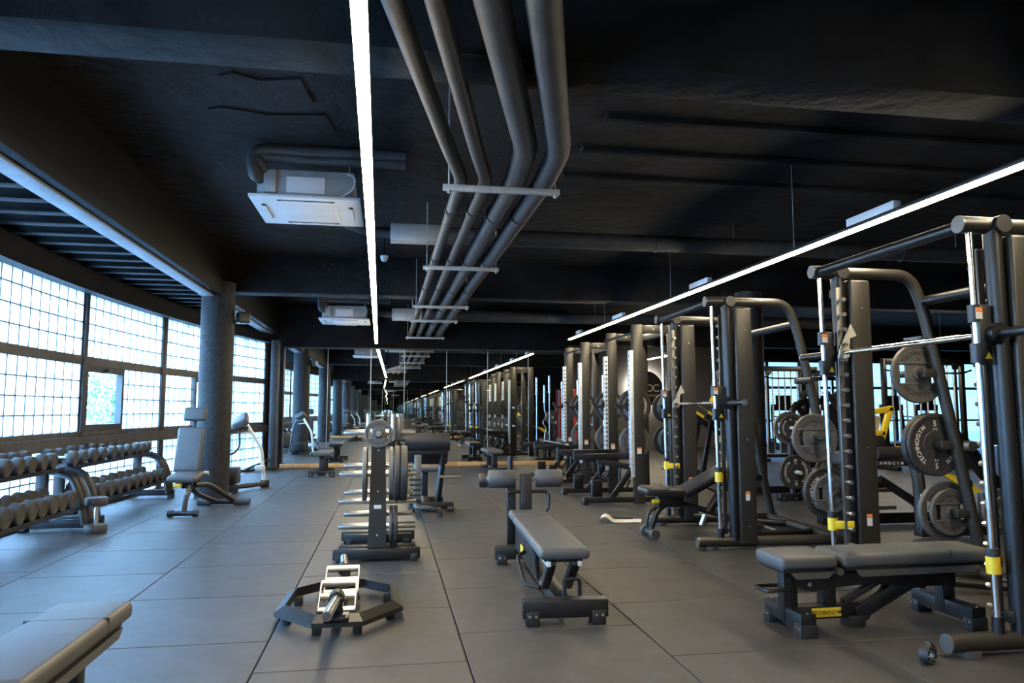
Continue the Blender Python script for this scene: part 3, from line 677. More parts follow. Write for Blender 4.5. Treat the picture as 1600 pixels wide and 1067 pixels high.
dup(SB, (2.02, 13.9, 0), 0, 'small flat bench in front of the mirror next to the squat racks')

# decline sit-up bench
t = thing('decline_bench', 'sit-up bench with grey pad and two foam leg rollers', 'bench', (1.01, 4.18, 0), -3)
MB().bb(-.148, .148, .0, 1.36, .355, .42, .028, 3).build('main_pad', 'pad_grey', t)
MB().bb(-.148, .148, 1.37, 1.66, .36, .425, .028, 3).build('hip_pad', 'pad_grey', t)
MB().bb(-.11, .11, .05, 1.6, .335, .36, .004).build('pad_board', 'steel_black', t)
for s in (-1, 1):
    MB().bb(s * .09 - .012, s * .09 + .012, .02, .35, .315, .345, .004).build('rail', 'galvanised', t)
    MB().bar((s * .07, .30, .16), (s * .07, .06, .335), .05, .06, .006, 1, .02).build('strut', 'steel_black', t)
    MB().cyl((s * .10, .31, .165), (s * .05, .31, .165), .014, 10).build('strut_bolt', 'brushed_steel', t)
MB().bb(-.045, .045, .02, 1.66, .05, .13, .006).build('base_beam', 'steel_black', t)
sp = MB().ext([(.5, .13), (1.66, .13), (1.66, .34), (.72, .34)], 'x', -.09, -.078); sp.build('side_plate', 'steel_black', t)
for y in (.62, .86, 1.10, 1.34, 1.58): MB().bb(-.092, -.06, y - .03, y - .005, .12, .335, .004).build('side_rib', 'steel_graphite', t)
b = MB().bb(-.0955, -.09, 1.17, 1.30, .16, .22, .004).build('badge', 'yellow', t, 'yellow maker plate')
MB().tube([(-.10, 1.0, .22), (-.16, .95, .20), (-.16, .55, .10), (-.08, .45, .10)], .013, 8, .06).build('handle', 'steel_black', t)
MB().tube([(.02, .14, .12), (.02, .14, .22), (.11, .14, .22), (.11, .14, .12)], .012, 8, .02).build('stop_bracket', 'steel_black', t)
for y, hw in ((.03, .245), (1.68, .25)):
    MB().bb(-hw, hw, y - .045, y + .045, .04, .14, .006).build('cross_foot', 'steel_black', t)
    for s in (-1, 1):
        f = MB().bb(s * (hw - .055) - .04, s * (hw - .055) + .04, y - .055, y + .055, 0, .08, .006).build('foot', 'rubber_black', t)
        for q in (-.018, .018): MB().cyl((s * (hw - .055) + q, y - .059, .055), (s * (hw - .055) + q, y + .059, .055), .008, 8).build('bolt', 'brushed_steel', f)
MB().bb(-.045, .045, 1.66, 1.74, .1, .70, .006).build('roller_post', 'steel_black', t)
MB().bb(-.14, -.07, 1.78, 1.85, .1, .62, .006).build('roller_post', 'steel_black', t)
MB().cyl((-.115, 1.80, .60), (-.115, 1.80, .83), .022, 12).build('adjuster_tube', 'steel_graphite', t)
MB().tube([(-.02, 1.72, .555), (-.15, 1.72, .555), (-.14, 1.70, .42), (-.11, 1.70, .395), (-.02, 1.70, .395)], .014, 8, .04).build('grab_handle', 'steel_black', t)
MB().tube([(.02, 1.72, .555), (.19, 1.72, .555), (.18, 1.70, .42), (.15, 1.70, .395), (.02, 1.70, .395)], .014, 8, .04).build('grab_handle', 'steel_black', t)
MB().cyl((-.36, 1.76, .655), (.34, 1.76, .655), .014, 12).build('roller_axle', 'brushed_steel', t)
for a, b in ((-.30, -.08), (.085, .30)):
    MB().lathe([(.015, a), (.062, a), (.072, a + .015), (.072, b - .015), (.062, b), (.015, b)], (0, 1.76, .655), 'x', 24).build('foam_roller', 'pad_grey', t)
MB().lathe([(.015, -.37), (.05, -.37), (.058, -.355), (.058, -.30), (.015, -.30)], (0, 1.80, .64), 'x', 24).build('foam_roller', 'pad_black', t)
for a in (-.305, .302): MB().cyl((a - .008, 1.76, .655), (a + .008, 1.76, .655), .030, 16).build('roller_cap', 'brushed_steel', t)

# incline benches
t = thing('incline_bench', 'upright grey padded bench with head rest before the round column', 'bench', (-2.27, 8.98, 0), -6)
Mt = Matrix.Rotation(math.radians(-13), 3, 'X')
MB().rb((-.11, .42, .735), (.31, .07, .54), .035, 3, Mt).build('back_pad', 'pad_grey', t)
MB().rb((-.09, .52, 1.155), (.27, .075, .17), .035, 3, Mt).build('head_pad', 'pad_grey', t)
MB().bar((-.09, .48, .95), (-.09, .54, 1.12), .04, .02).build('head_post', 'steel_black', t)
MB().rb((-.07, .23, .43), (.33, .34, .08), .04, 3, Matrix.Rotation(math.radians(8), 3, 'X')).build('seat_pad', 'pad_grey', t)
MB().bb(-.09, .03, .15, .42, .30, .40, .01).build('seat_frame', 'steel_black', t)
MB().tube([(0, .02, .06), (0, .06, .2), (.0, .25, .36)], .03, 10, .08).build('front_leg', 'steel_graphite', t)
MB().tube([(0, .06, .12), (0, .1, .3), (0, .2, .36)], .02, 8, .08).build('front_leg', 'steel_grey', t)
MB().cyl((-.15, 0, .04), (.15, 0, .04), .028, 14).build('front_foot', 'steel_graphite', t)
for s in (-1, 1): MB().cyl((s * .11, 0, .04), (s * .165, 0, .04), .039, 16).build('foot_cap', 'rubber_black', t)
MB().tube([(.03, .25, .33), (.1, .5, .32), (.22, .85, .13), (.27, .98, .06)], .032, 10, .12).build('rear_leg', 'steel_graphite', t)
MB().tube([(-.03, .25, .33), (-.03, .5, .20), (.02, .98, .06)], .03, 10, .12).build('rear_leg', 'steel_black', t)
MB().cyl((-.16, .98, .05), (.44, .98, .05), .03, 14).build('rear_foot', 'steel_graphite', t)
for a, b in ((-.18, -.02), (.27, .46)): MB().cyl((a, .98, .05), (b, .98, .05), .045, 18).build('foot_cap', 'rubber_grey', t)
MB().bar((-.06, .4, .36), (-.09, .52, .75), .06, .03).build('back_frame', 'steel_black', t)
MB().cyl((.0, .40, .46), (.12, .40, .46), .012, 10).build('adjust_pin', 'steel_black', t)
MB().cyl((.08, .40, .46), (.13, .40, .46), .024, 14).build('pin_knob', 'cream_steel', t)
MB().bb(-.14, -.06, .03, .12, .33, .36, .008).build('lever', 'yellow', t)

t = thing('incline_bench', 'inclined black padded bench inside the Smith machine by the squat racks', 'bench', (2.46, 6.86, 0), -1)
MB().rb((.15, 0, .43), (.40, .30, .085), .04, 3, Matrix.Rotation(math.radians(3), 3, 'Y')).build('seat_pad', 'pad_black', t)
Mi = Matrix.Rotation(math.radians(-27), 3, 'Y')
MB().rb((.69, 0, .585), (.80, .29, .075), .035, 3, Mi).build('back_pad', 'pad_black', t)
MB().rb((.70, 0, .54), (.70, .20, .03), .006, 1, Mi).build('back_board', 'steel_black', t)
MB().bb(.10, .36, -.05, .05, .28, .40, .012).build('seat_frame', 'steel_black', t)
MB().tube([(.30, 0, .33), (.12, 0, .28), (.04, 0, .08)], .03, 10, .12).build('front_leg', 'steel_graphite', t)
MB().tube([(.20, 0, .30), (.02, 0, .25), (.0, .0, .1)], .016, 8, .08).build('front_handle', 'steel_graphite', t)
MB().cyl((.03, -.14, .045), (.03, .14, .045), .03, 14).build('front_foot', 'steel_graphite', t)
for s in (-1, 1): MB().cyl((.03, s * .10, .045), (.03, s * .17, .045), .044, 18).build('foot_cap', 'rubber_grey', t)
MB().tube([(.25, 0, .33), (.45, 0, .28), (1.2, 0, .06)], .03, 10, .15).build('rear_leg', 'steel_graphite', t)
MB().cyl((1.2, -.25, .05), (1.2, .25, .05), .035, 14).build('rear_foot', 'steel_graphite', t)
MB().tube([(.62, 0, .22), (.86, 0, .56)], .045, 12).build('adjust_strut', 'steel_black', t)
MB().cyl((.54, -.02, .10), (.58, -.02, .2), .025, 12).build('strut_tip', 'brushed_steel', t)
MB().tube([(.62, 0, .45), (.67, -.12, .42), (.69, -.14, .38)], .010, 8, .04).build('lever', 'steel_black', t)
MB().bb(.02, .09, -.13, -.09, .33, .365, .008).build('lever_tab', 'yellow', t)
# ------------------------------------------------------------------ Smith machines: local x to the right, y away from the camera
W = 1.36
LEG = [(.80, 2.175), (.985, 2.06), (1.025, 1.95), (1.195, 1.16), (1.375, .26), (1.415, .05)]
def leg_x(z):
    for (xa, za), (xb, zb) in zip(LEG, LEG[1:]):
        if zb <= z <= za: return xa + (xb - xa) * (za - z) / (za - zb)
    return LEG[-1][0]
def smith(loc, label, bar_z, stop_z, bx):
    t = thing('smith_machine', label, 'smith machine', (loc[0], loc[1], 0), loc[2], 'Smith machines')
    for y, s in ((0, 1), (W, -1)):                      # s points to the inside
        b = MB().cyl((bx, y, .062), (1.46, y, .062), .045, 20).build('base_tube', 'steel_olive', t)
        MB().cyl((bx - .006, y, .062), (bx + .004, y, .062), .046, 20).build('end_cap', 'steel_grey', b)
        for x in (bx + .12, .62, 1.36): MB().cyl((x, y, 0), (x, y, .03), .055, 18).build('foot_pad', 'rubber_grey', b)
        # upright: tube and sheet panel
        MB().bb(.415, .575, y - .06, y + .06, .04, 2.12, .018, 2).build('panel', 'steel_olive', t)
        MB().tube([(.39, y, .06), (.36, y, 2.16)], .045, 14).build('upright', 'steel_black', t)
        for z in (.2, .95, 1.92): MB().cyl((.50, y - .066, z), (.50, y + .066, z), .007, 8).build('panel_bolt', 'brushed_steel', t)
        # rail with studs
        r = MB().bb(.305, .345, y + s * .055 - .007, y + s * .055 + .007, .12, 2.06, .003).build('stud_rail', 'steel_grey', t)
        for k in range(18):
            z = .20 + k * .104
            MB().cyl((.325, y + s * .06, z), (.325, y + s * .105, z), .009, 8).cyl((.325, y + s * .10, z), (.325, y + s * .125, z), .014, 8).build('stud', 'brushed_steel', r)
        MB().bb(.33, .40, y - .02, y + .06, 2.00, 2.06, .006).build('rail_clamp', 'steel_graphite', t)
        MB().bb(.33, .40, y - .02, y + .06, .14, .20, .006).build('rail_clamp', 'steel_graphite', t)
        MB().cyl((.26, y, .08), (.225, y, 2.14), .017, 14).build('guide_rod', 'chrome', t)
        MB().cyl((.262, y, .10), (.261, y, .18), .029, 14).build('rod_socket', 'steel_black', t)
        p = MB().cyl((.254, y, stop_z), (.252, y, stop_z + .085), .033, 16).build('safety_stop', 'yellow', t)
        MB().bar((.25, y + s * .035, stop_z + .04), (.37, y + s * .07, stop_z + .04), .012, .055).build('stop_plate', 'yellow', p)
        MB().cyl((.252, y, stop_z + .085), (.251, y, stop_z + .125), .031, 16).build('rubber_buffer', 'rubber_black', p)
        # top tubes, arch and rear leg
        MB().cyl((.165, y, 2.175), (.42, y, 2.175), .045, 20).build('top_tube', 'steel_graphite', t)
        MB().cyl((.159, y, 2.175), (.168, y, 2.175), .046, 20).build('top_cap', 'steel_grey', t)
        MB().cyl((.38, y - s * .065, 2.175), (.38, y + s * .05, 2.175), .047, 20).build('tube_boss', 'steel_graphite', t)
        MB().tube([(.36, y, 2.175)] + [(x, y, z) for x, z in ((.935, 2.175), (1.025, 1.95), (1.195, 1.16), (1.415, .06))], .040, 16, .24, 8).build('arch_leg', 'steel_olive', t)
        MB().tube([(.50, y + s * .1, .10), (1.2, y + s * .35, .062), (1.38, y + s * .45, .062)], .032, 10, .1).build('brace_tube', 'steel_black', t)
        # carriage on the rod
        cx_ = .2525 - .017 * (bar_z - .1)
        MB().cyl((cx_, y, bar_z + .06), (cx_, y, bar_z + .15), .031, 16).build('bearing', 'steel_black', t)
        MB().cyl((cx_ + .004, y, bar_z - .15), (cx_ + .003, y, bar_z - .05), .031, 16).build('bearing', 'steel_black', t)
        MB().bb(cx_ + .0, cx_ + .075, y - .03, y + .03, bar_z - .16, bar_z + .15, .008).build('carriage_block', 'steel_graphite', t)
        MB().ext([(cx_ + .07, bar_z + .02), (cx_ + .16, bar_z + .20), (cx_ + .2, bar_z + .12), (cx_ + .15, bar_z + .10), (cx_ + .14, bar_z - .03), (cx_ + .06, bar_z - .04)], 'y', y + s * .09 - .005, y + s * .09 + .005).build('hook', 'cream_steel', t)
        MB().cyl((cx_ + .09, y - s * .02, bar_z), (cx_ + .09, y - s * .40, bar_z), .0245, 16).build('bar_sleeve', 'steel_black', t)
        MB().cyl((cx_ + .09, y + s * .02, bar_z), (cx_ + .09, y - s * .07, bar_z), .055, 20).build('bar_collar', 'steel_black', t)
        MB().cyl((cx_ + .09, y - s * .40, bar_z), (cx_ + .09, y - s * .412, bar_z), .026, 16).build('sleeve_cap', 'brushed_steel', t)
        lb = MB().bb(.47, .51, y - .0625, y - .0605, .42, .50, .001).build('label_sticker', 'white_print', t)
        MB().bb(.47, .51, y - .0635, y - .0622, .475, .50, .001).build('label_band', 'orange_print', lb)
        lb = MB().bb(cx_ - .02, cx_ + .02, y - .0335, y - .0315, bar_z + .075, bar_z + .135, .001).build('label_sticker', 'white_print', t)
        MB().bb(cx_ - .02, cx_ + .02, y - .0345, y - .0332, bar_z + .11, bar_z + .135, .001).build('label_band', 'orange_print', lb)
        MB().ext([(cx_ + .025, bar_z - .13), (cx_ + .065, bar_z - .13), (cx_ + .045, bar_z - .095)], 'y', y - .033, y - .029).build('warning_mark', 'yellow', t)
    cx_ = .3425 - .017 * (bar_z - .1)
    MB().cyl((cx_, .02, bar_z), (cx_, W - .02, bar_z), .0145, 14).build('bar', 'chrome', t)
    for a, b in ((.22, .50), (W - .5, W - .22)): MB().cyl((cx_, a, bar_z), (cx_, b, bar_z), .0155, 14).build('knurled_grip', 'brushed_steel', t)
    MB().cyl((.21, 0, 2.175), (.21, W, 2.175), .032, 16).build('top_cross_tube', 'steel_black', t)
    MB().cyl((1.02, 0, 1.985), (1.02, W, 1.985), .036, 16).build('rear_cross_tube', 'steel_black', t)
    MB().cyl((1.375, 0, .062), (1.375, W, .062), .045, 16).build('rear_base_tube', 'steel_olive', t)
    for y, s in ((0, -1), (W, 1)):
        for z in (1.47, .96, .48):
            MB().cyl((leg_x(z) - .11, y - s * .01, z), (leg_x(z) - .11, y + s * .26, z), .0245, 14).build('plate_horn', 'steel_graphite', t)
            MB().bar((leg_x(z) - .13, y, z), (leg_x(z), y, z), .05, .06).build('horn_bracket', 'steel_olive', t)
    return t
SMA, SMB = (2.765, 3.34, 0.0), (2.625, 6.17, -2.2)
smith(SMA, 'Smith machine with its bar set high, standing over the flat bench', 1.60, .39, -.03)
smith(SMB, 'Smith machine with its bar set low, standing over the inclined bench', 1.27, .58, .05)
def sm_plate(kind, S, far, z, n, label, t=.055):
    sg = 1 if far else -1; c, s_ = math.cos(math.radians(S[2])), math.sin(math.radians(S[2]))
    u, v = leg_x(z) - .11, (W if far else 0) + sg * (.05 + t / 2 + n * t)
    plate(kind, (S[0] + u * c - v * s_, S[1] + u * s_ + v * c, z), S[2], label, 'plates on the Smith machine legs')
sm_plate('i20', SMA, 1, 1.47, 0, 'grey iron plate with hand slots at the top of the leg behind the flat bench', .04)
sm_plate('b10', SMA, 1, .96, 1.0, 'black rubber plate behind the five kilo plate on the sloping leg', .045)
sm_plate('b5', SMA, 1, .96, 0, 'thin black five kilo rubber plate on the sloping leg over the flat bench', .032)
sm_plate('i20', SMA, 1, .48, 1.2, 'grey iron plate at the foot of the leg behind the flat bench', .04)
sm_plate('i10', SMA, 1, .48, 0, 'small grey iron plate on the lowest horn behind the flat bench', .036)
sm_plate('i20', SMB, 0, .96, 0, 'grey iron plate with hand slots on the leg beside the inclined bench', .04)
sm_plate('b10', SMB, 0, .48, 0, 'black rubber plate low on the leg beside the inclined bench', .045)
sm_plate('i10', SMB, 0, .48, 2, 'small grey iron plate low on the leg beside the inclined bench', .034)
sm_plate('b20', SMB, 1, .96, 0, 'black rubber plate on the far leg of the low barred Smith machine')
sm_plate('i20', SMB, 1, 1.47, 0, 'grey iron plate on the far leg of the low barred Smith machine', .04)

# ------------------------------------------------------------------ squat racks
def squat_rack(loc, Wd, label):
    t = thing('squat_rack', label, 'squat rack', loc, 0, 'squat racks')
    for y, s in ((0, 1), (Wd, -1)):
        MB().bb(.66, .80, y - .04, y + .04, .0, 2.33, .006).build('upright', 'steel_olive', t)
        MB().bb(1.16, 1.28, y - .04, y + .04, .0, 2.33, .006).build('rear_post', 'steel_olive', t)
        MB().bb(.80, 1.16, y - .035, y + .035, 2.22, 2.32, .006).build('top_beam', 'steel_olive', t)
        for z in (2.27,): MB().cyl((.95, y - .042, z), (.95, y + .042, z), .012, 10).build('bolt', 'brushed_steel', t)
        MB().bb(.0, 1.30, y - .035, y + .035, .02, .09, .006).build('base_beam', 'steel_black', t)
        MB().bb(-.02, .05, y - .04, y + .04, .0, .095, .006).build('foot', 'rubber_black', t)
        MB().bar((.38, y, .10), (.70, y, .52), .05, .07, .006, 1, .03).build('brace', 'steel_black', t)
        st = MB().bb(.615, .665, y - .045, y + .045, .34, 1.985, .003).build('hole_strip', 'galvanised', t)
        hm = None
        for k in range(24):
            z = .44 + k * .064
            h = MB().cyl((.64, y + s * .0435, z), (.64, y + s * .0475, z), .013, 10).cyl((.6125, y, z), (.6155, y, z), .012, 10)
            h.build('peg_hole', 'black_print', st)
        for z in (.5, .9, 1.35, 1.8): MB().cyl((.64, y - .05, z), (.64, y + .05, z), .006, 8).build('bolt', 'steel_black', st)
        # spotter arm and its prop
        a = MB().bb(-.12, .64, y + s * .10 - .03, y + s * .10 + .03, .56, .64, .006).build('spotter_arm', 'steel_black', t)
        MB().bb(-.12, -.10, y + s * .10 - .03, y + s * .10 + .03, .63, .67, .004).build('arm_stop', 'steel_black', a)
        MB().bar((.20, y + s * .10, .54), (.66, y + s * .06, .46), .05, .07).build('arm_gusset', 'steel_black', a)
        MB().bb(.12, .26, y + s * .10 - .04, y + s * .10 + .04, .09, .30, .006).build('storage_block', 'steel_black', t)
        MB().tube([(.60, y + s * .09, .50), (.50, y + s * .09, .46), (.50, y + s * .09, .22), (.58, y + s * .09, .17), (.64, y + s * .09, .30)], .016, 8, .06).build('band_loop', 'steel_black', t)
        MB().ext([(.60, 1.34), (.60, 1.24), (.46, 1.22), (.40, 1.34), (.43, 1.35), (.48, 1.27), (.56, 1.28)], 'y', y + s * .05 - .02, y + s * .05 + .02).build('bar_hook', 'steel_graphite', t)
        for z in (1.26, .79): MB().cyl((.72, y, z), (.72, y + .30, z), .024, 12).build('plate_horn', 'galvanised', t)
        MB().bb(.67, .78, y + .01, y + .06, .70, 1.35, .006).build('horn_bracket', 'steel_olive', t)
        lb = MB().bb(.70, .76, y - .0425, y - .0405, .64, .72, .001).build('label_sticker', 'white_print', t)
        MB().bb(.70, .76, y - .0435, y - .0422, .70, .72, .001).build('label_band', 'orange_print', lb)
    MB().bb(1.17, 1.25, 0, Wd, .02, .09, .006).build('rear_base_beam', 'steel_black', t)
    MB().bb(1.18, 1.26, 0, Wd, 2.22, 2.31, .006).build('rear_top_beam', 'steel_olive', t)
    MB().tube([(.74, 0, 2.24), (.60, .12, 2.20), (.60, Wd - .12, 2.20), (.74, Wd, 2.24)], .018, 10, .06).build('pull_up_bar', 'steel_black', t)
    return t
RA, RB = (2.50, 9.28), (2.50, 11.88)
squat_rack((*RA, 0), 1.14, 'squat rack with galvanised hole strips next to the low barred Smith machine')
squat_rack((*RB, 0), 1.10, 'squat rack with galvanised hole strips near the mirror wall')
for (S, wd, nm) in ((RA, 1.14, 'rack next to the Smith machine'), (RB, 1.10, 'rack near the mirror')):
    for y, e in ((0, 'Smith side post'), (wd, 'mirror side post')):
        if S is RB and y: continue
        for i, (k, z, t_) in enumerate((('b20', 1.26, .055), ('i20', .79, .04))):
            plate(k, (S[0] + .72, S[1] + y + .10, z), 0, ('black rubber' if i == 0 else 'grey iron') + ' plate on the squat ' + nm + ', ' + e, 'plates on the squat racks')
t = thing('barbell', 'steel barbell lying across the spotter arms of the squat rack near the mirror', 'barbell', (2.75, 11.2, .665))
MB().cyl((0, -.2, 0), (0, 2.0, 0), .015, 12).build('shaft', 'brushed_steel', t)
for a, b in ((-.2, .2), (1.6, 2.0)): MB().cyl((0, a, 0), (0, b, 0), .025, 14).build('sleeve', 'chrome', t)

# ------------------------------------------------------------------ plate trees
t = thing('plate_tree', 'tall olive plate rack with chrome horns beside the hexagonal bar', 'plate rack', (-.07, 6.14, 0), 0)
for y, zt in ((.06, .93), (.80, .93)):
    MB().ext([(-.075, .09), (.075, .09), (.055, zt), (-.055, zt)], 'y', y - .035, y + .035).build('post', 'steel_olive', t)
    for z in (.20, .55, .88): MB().cyl((0, y - .04, z), (0, y + .04, z), .008, 8).build('bolt', 'brushed_steel', t)
for y, hw in ((.0, .345), (.16, .31), (.72, .30), (.88, .33)):
    MB().bb(-hw, hw, y - .035, y + .035, .02, .10, .006).build('cross_foot', 'steel_black', t)
    for s in (-1, 1):
        f = MB().bb(s * (hw - .05) - .028, s * (hw - .05) + .028, y - .045, y + .045, 0, .06, .006).build('foot', 'rubber_black', t)
MB().bb(-.05, .05, -.02, .90, .04, .10, .006).build('base_beam', 'steel_black', t)
MB().bb(-.045, .045, .06, .80, .86, .93, .006).build('top_beam', 'steel_olive', t)
for y in (.06, .80):
    for z in (.27, .46, .70, 1.0) if y > .5 else (.27, .47, .69):
        if z == 1.0: continue
        for s in (-1, 1):
            MB().lathe([(.001, s * .06), (.026, s * .06), (.026, s * .29), (.020, s * .31), (.001, s * .31)], (0, y, z), 'x', 16, False).build('horn', 'brushed_steel', t)
for s in (-1, 1): MB().lathe([(.001, s * .05), (.03, s * .05), (.03, s * .30), (.022, s * .325), (.001, s * .325)], (0, .80, 1.0), 'x', 16, False).build('horn', 'brushed_steel', t)
MB().bb(-.05, .05, .74, .86, .90, 1.05, .006).build('top_block', 'steel_olive', t)
MB().lathe([(.001, -.12), (.022, -.12), (.026, -.10), (.026, .06), (.001, .06)], (0, .06, 1.015), 'y', 16, False).build('front_horn', 'brushed_steel', t)
MB().bb(-.022, .022, -.02, .10, .90, 1.02, .006).build('horn_stem', 'steel_black', t)
for x, y in ((-.10, .70), (.12, .62), (.17, .74), (.20, .9)): MB().cyl((x, y, .93), (x, y, 1.17), .022, 12).build('bar_holder', 'brushed_steel', t)
MB().bb(-.13, .23, .60, .92, .925, .945, .004).build('holder_tray', 'steel_black', t)
lb = MB().bb(-.03, .03, .0225, .0245, .41, .44, .001).build('label_sticker', 'white_print', t)
tx, ty = -.07, 6.14
plate('i5', (tx, ty - .015, 1.015), 0, 'small grey iron plate on the top front horn of the olive plate rack', 'plates on the olive plate rack')
plate('i20', (tx - .105, ty + .06, .69), 90, 'single grey iron plate on the left horns of the olive plate rack', 'plates on the olive plate rack')
for i, k in enumerate(('i20', 'b10', 'b20')):
    plate(k, (tx + (.105, .152, .206)[i], ty + .06, .69), 90, ('innermost', 'middle', 'outermost')[i] + ' of three plates on the right horn of the olive plate rack', 'plates on the olive plate rack')
plate('b10s', (tx + .11, ty + .06, .27 + .0), 90, 'inner small black plate low on the olive plate rack', 'plates on the olive plate rack')
plate('b10s', (tx + .145, ty + .06, .27), 90, 'outer small black plate low on the olive plate rack', 'plates on the olive plate rack')
plate('i10', (tx + .13, ty + .80, 1.0), 90, 'inner small iron plate on the tall rear horn of the olive plate rack', 'plates on the olive plate rack')
plate('i10', (tx + .17, ty + .80, 1.0), 90, 'outer small iron plate on the tall rear horn of the olive plate rack', 'plates on the olive plate rack')

t = thing('plate_tree', 'black plate tree with rubber plates between squat rack and Smith machine', 'plate rack', (4.09, 10.35, 0), 0)
MB().bb(-.05, .05, -.04, .04, .05, 1.40, .008).build('post', 'steel_black', t)
MB().bb(-.22, .30, -.04, .04, .02, .09, .006).build('cross_foot', 'steel_black', t)
MB().bb(-.04, .04, -.35, .35, .02, .09, .006).build('long_foot', 'steel_black', t)
for z in (1.24, .76, .34):
    for s in (-1, 1): MB().cyl((0, s * .03, z), (0, s * .32, z), .025, 14).build('horn', 'brushed_steel', t)
for z, nm in ((1.24, 'top'), (.76, 'lower')):
    plate('b20', (4.09, 10.35 - .10, z), 0, 'black twenty kilo plate on the %s horn of the plate tree, inner' % nm, 'plates on the plate tree')
    plate('b20', (4.09, 10.35 - .165, z), 0, 'black twenty kilo plate on the %s horn of the plate tree, outer' % nm, 'plates on the plate tree')
    plate('b20', (4.09, 10.35 + .10, z), 0, 'black plate behind the post on the %s horn of the plate tree' % nm, 'plates on the plate tree')

# ------------------------------------------------------------------ preacher curl bench
t = thing('preacher_bench', 'preacher curl bench with thick black arm roll behind the plate rack', 'bench', (.46, 8.95, 0), 0)
MB().cyl((-.26, -.12, .83), (.27, -.12, .83), .105, 32).build('arm_roll', 'pad_black', t)
MB().rb((.005, .06, .72), (.53, .06, .42), .025, 3, Matrix.Rotation(math.radians(38), 3, 'X')).build('arm_pad', 'pad_black', t)
MB().bb(-.24, .25, -.14, -.02, .68, .74, .01).build('pad_bracket', 'steel_black', t)
MB().bar((.20, -.08, .70), (.15, .10, .10), .05, .09).build('post', 'steel_black', t)
MB().bb(-.14, -.06, -.13, -.05, .05, .70, .008).build('grey_post', 'steel_grey', t)
MB().bb(-.20, .33, -.05, .05, .03, .11, .006).build('cross_foot', 'steel_black', t)
for s in (-.17, .29):
    f = MB().bb(s - .04, s + .04, -.06, .06, 0, .07, .006).build('foot', 'rubber_black', t)
    for q in (-.015, .015): MB().cyl((s + q, -.065, .05), (s + q, .065, .05), .008, 8).build('bolt', 'brushed_steel', f)
MB().tube([(-.12, -.10, .10), (-.12, -.55, .12), (.0, -.60, .12), (.12, -.60, .10), (.13, -.60, .02)], .035, 10, .1).build('front_arm', 'steel_graphite', t)
MB().bb(-.03, .05, 0, .75, .05, .12, .006).build('base_beam', 'steel_black', t)
MB().bb(-.02, .06, .66, .74, .05, .42, .006).build('seat_post', 'steel_black', t)
MB().bb(-.16, .20, .52, .86, .42, .49, .03, 3).build('seat_pad', 'pad_grey', t)
MB().bb(-.22, .26, .70, .78, .02, .09, .006).build('rear_foot', 'steel_black', t)
MB().cyl((.16, -.1, .42), (.42, -.1, .42), .018, 10).build('chrome_horn', 'brushed_steel', t)
for k in range(5): MB().bb(-.20, -.06, -.14, -.125, .14 + k * .06, .165 + k * .06, .004).build('step_rib', 'steel_graphite', t)

# ------------------------------------------------------------------ hexagonal bar on the floor
t = thing('hex_bar', 'black hexagonal lifting bar with steel grips lying on the floor', 'barbell', (-.265, 4.62, 0), 0)
oct_ = [(-.35, -.19), (-.33, .28), (-.15, .46), (.14, .49), (.35, .28), (.37, -.18), (.15, -.46), (-.12, -.46)]
inn = [(x * .84, y * .86) for x, y in oct_]
for i in range(8):
    j = (i + 1) % 8
    m = MB(); q = [oct_[i], oct_[j], inn[j], inn[i]]
    m.add([(x, y, .05) for x, y in q] + [(oct_[i][0], oct_[i][1], .075), (oct_[j][0], oct_[j][1], .075), (inn[j][0], inn[j][1], .105), (inn[i][0], inn[i][1], .105)],
          [(3, 2, 1, 0), (4, 5, 6, 7), (0, 1, 5, 4), (1, 2, 6, 5), (2, 3, 7, 6), (3, 0, 4, 7)])
    m.build('frame_side', 'steel_graphite', t)
for i in (0, 1, 4, 5, 6, 7):
    x, y = oct_[i]; MB().bb(x * .8 - .025, x * .8 + .025, y * .85 - .025, y * .85 + .025, 0, .056, .006).build('foot', 'rubber_black', t)
for s in (-1, 1):
    MB().bb(-.055, .075, s * .43 - .06, s * .43 + .06, .085, .108, .004).build('mount_plate', 'steel_black', t)
    MB().bar((.01, s * .40, .09), (.01, s * .42, .20), .05, .06).build('sleeve_bracket', 'steel_black', t)
    MB().cyl((.005, s * .34, .185), (.005, s * .42, .185), .042, 18).build('sleeve_collar', 'steel_black', t)
    MB().cyl((.005, s * .42, .185), (-.02, s * .74, .185), .0255, 20).build('sleeve', 'brushed_steel', t)
    MB().cyl((-.02, s * .74, .185), (-.0205, s * .75, .185), .021, 20).build('sleeve_cap', 'steel_grey', t)
    for q in (-.03, .05): MB().cyl((q, s * .47, .10), (q, s * .47, .118), .010, 8).build('bolt', 'steel_black', t)
    yc = s * .20 + .0
    for dx in (-.10, .10):
        MB().bar((dx, yc - .11, .10), (dx, yc + .11, .20), .010, .035, .003).build('grip_side', 'brushed_steel', t)
        MB().bar((dx * 1.05, yc - .11, .09), (dx * 1.05, yc + .02, .03), .012, .02, .003).build('grip_prop', 'steel_black', t)
    for a in (-.11, .0, .11):
        MB().cyl((-.10, yc + a, .15 + a * .45), (.10, yc + a, .15 + a * .45), .021, 16).build('grip', 'brushed_steel', t)
    MB().bb(-.02, .03, yc - .12, yc + .12, .02, .055, .006).build('grip_rail', 'steel_black', t)
MB().bb(-.02, .03, -.42, .42, .05, .085, .006).build('spine', 'steel_black', t)

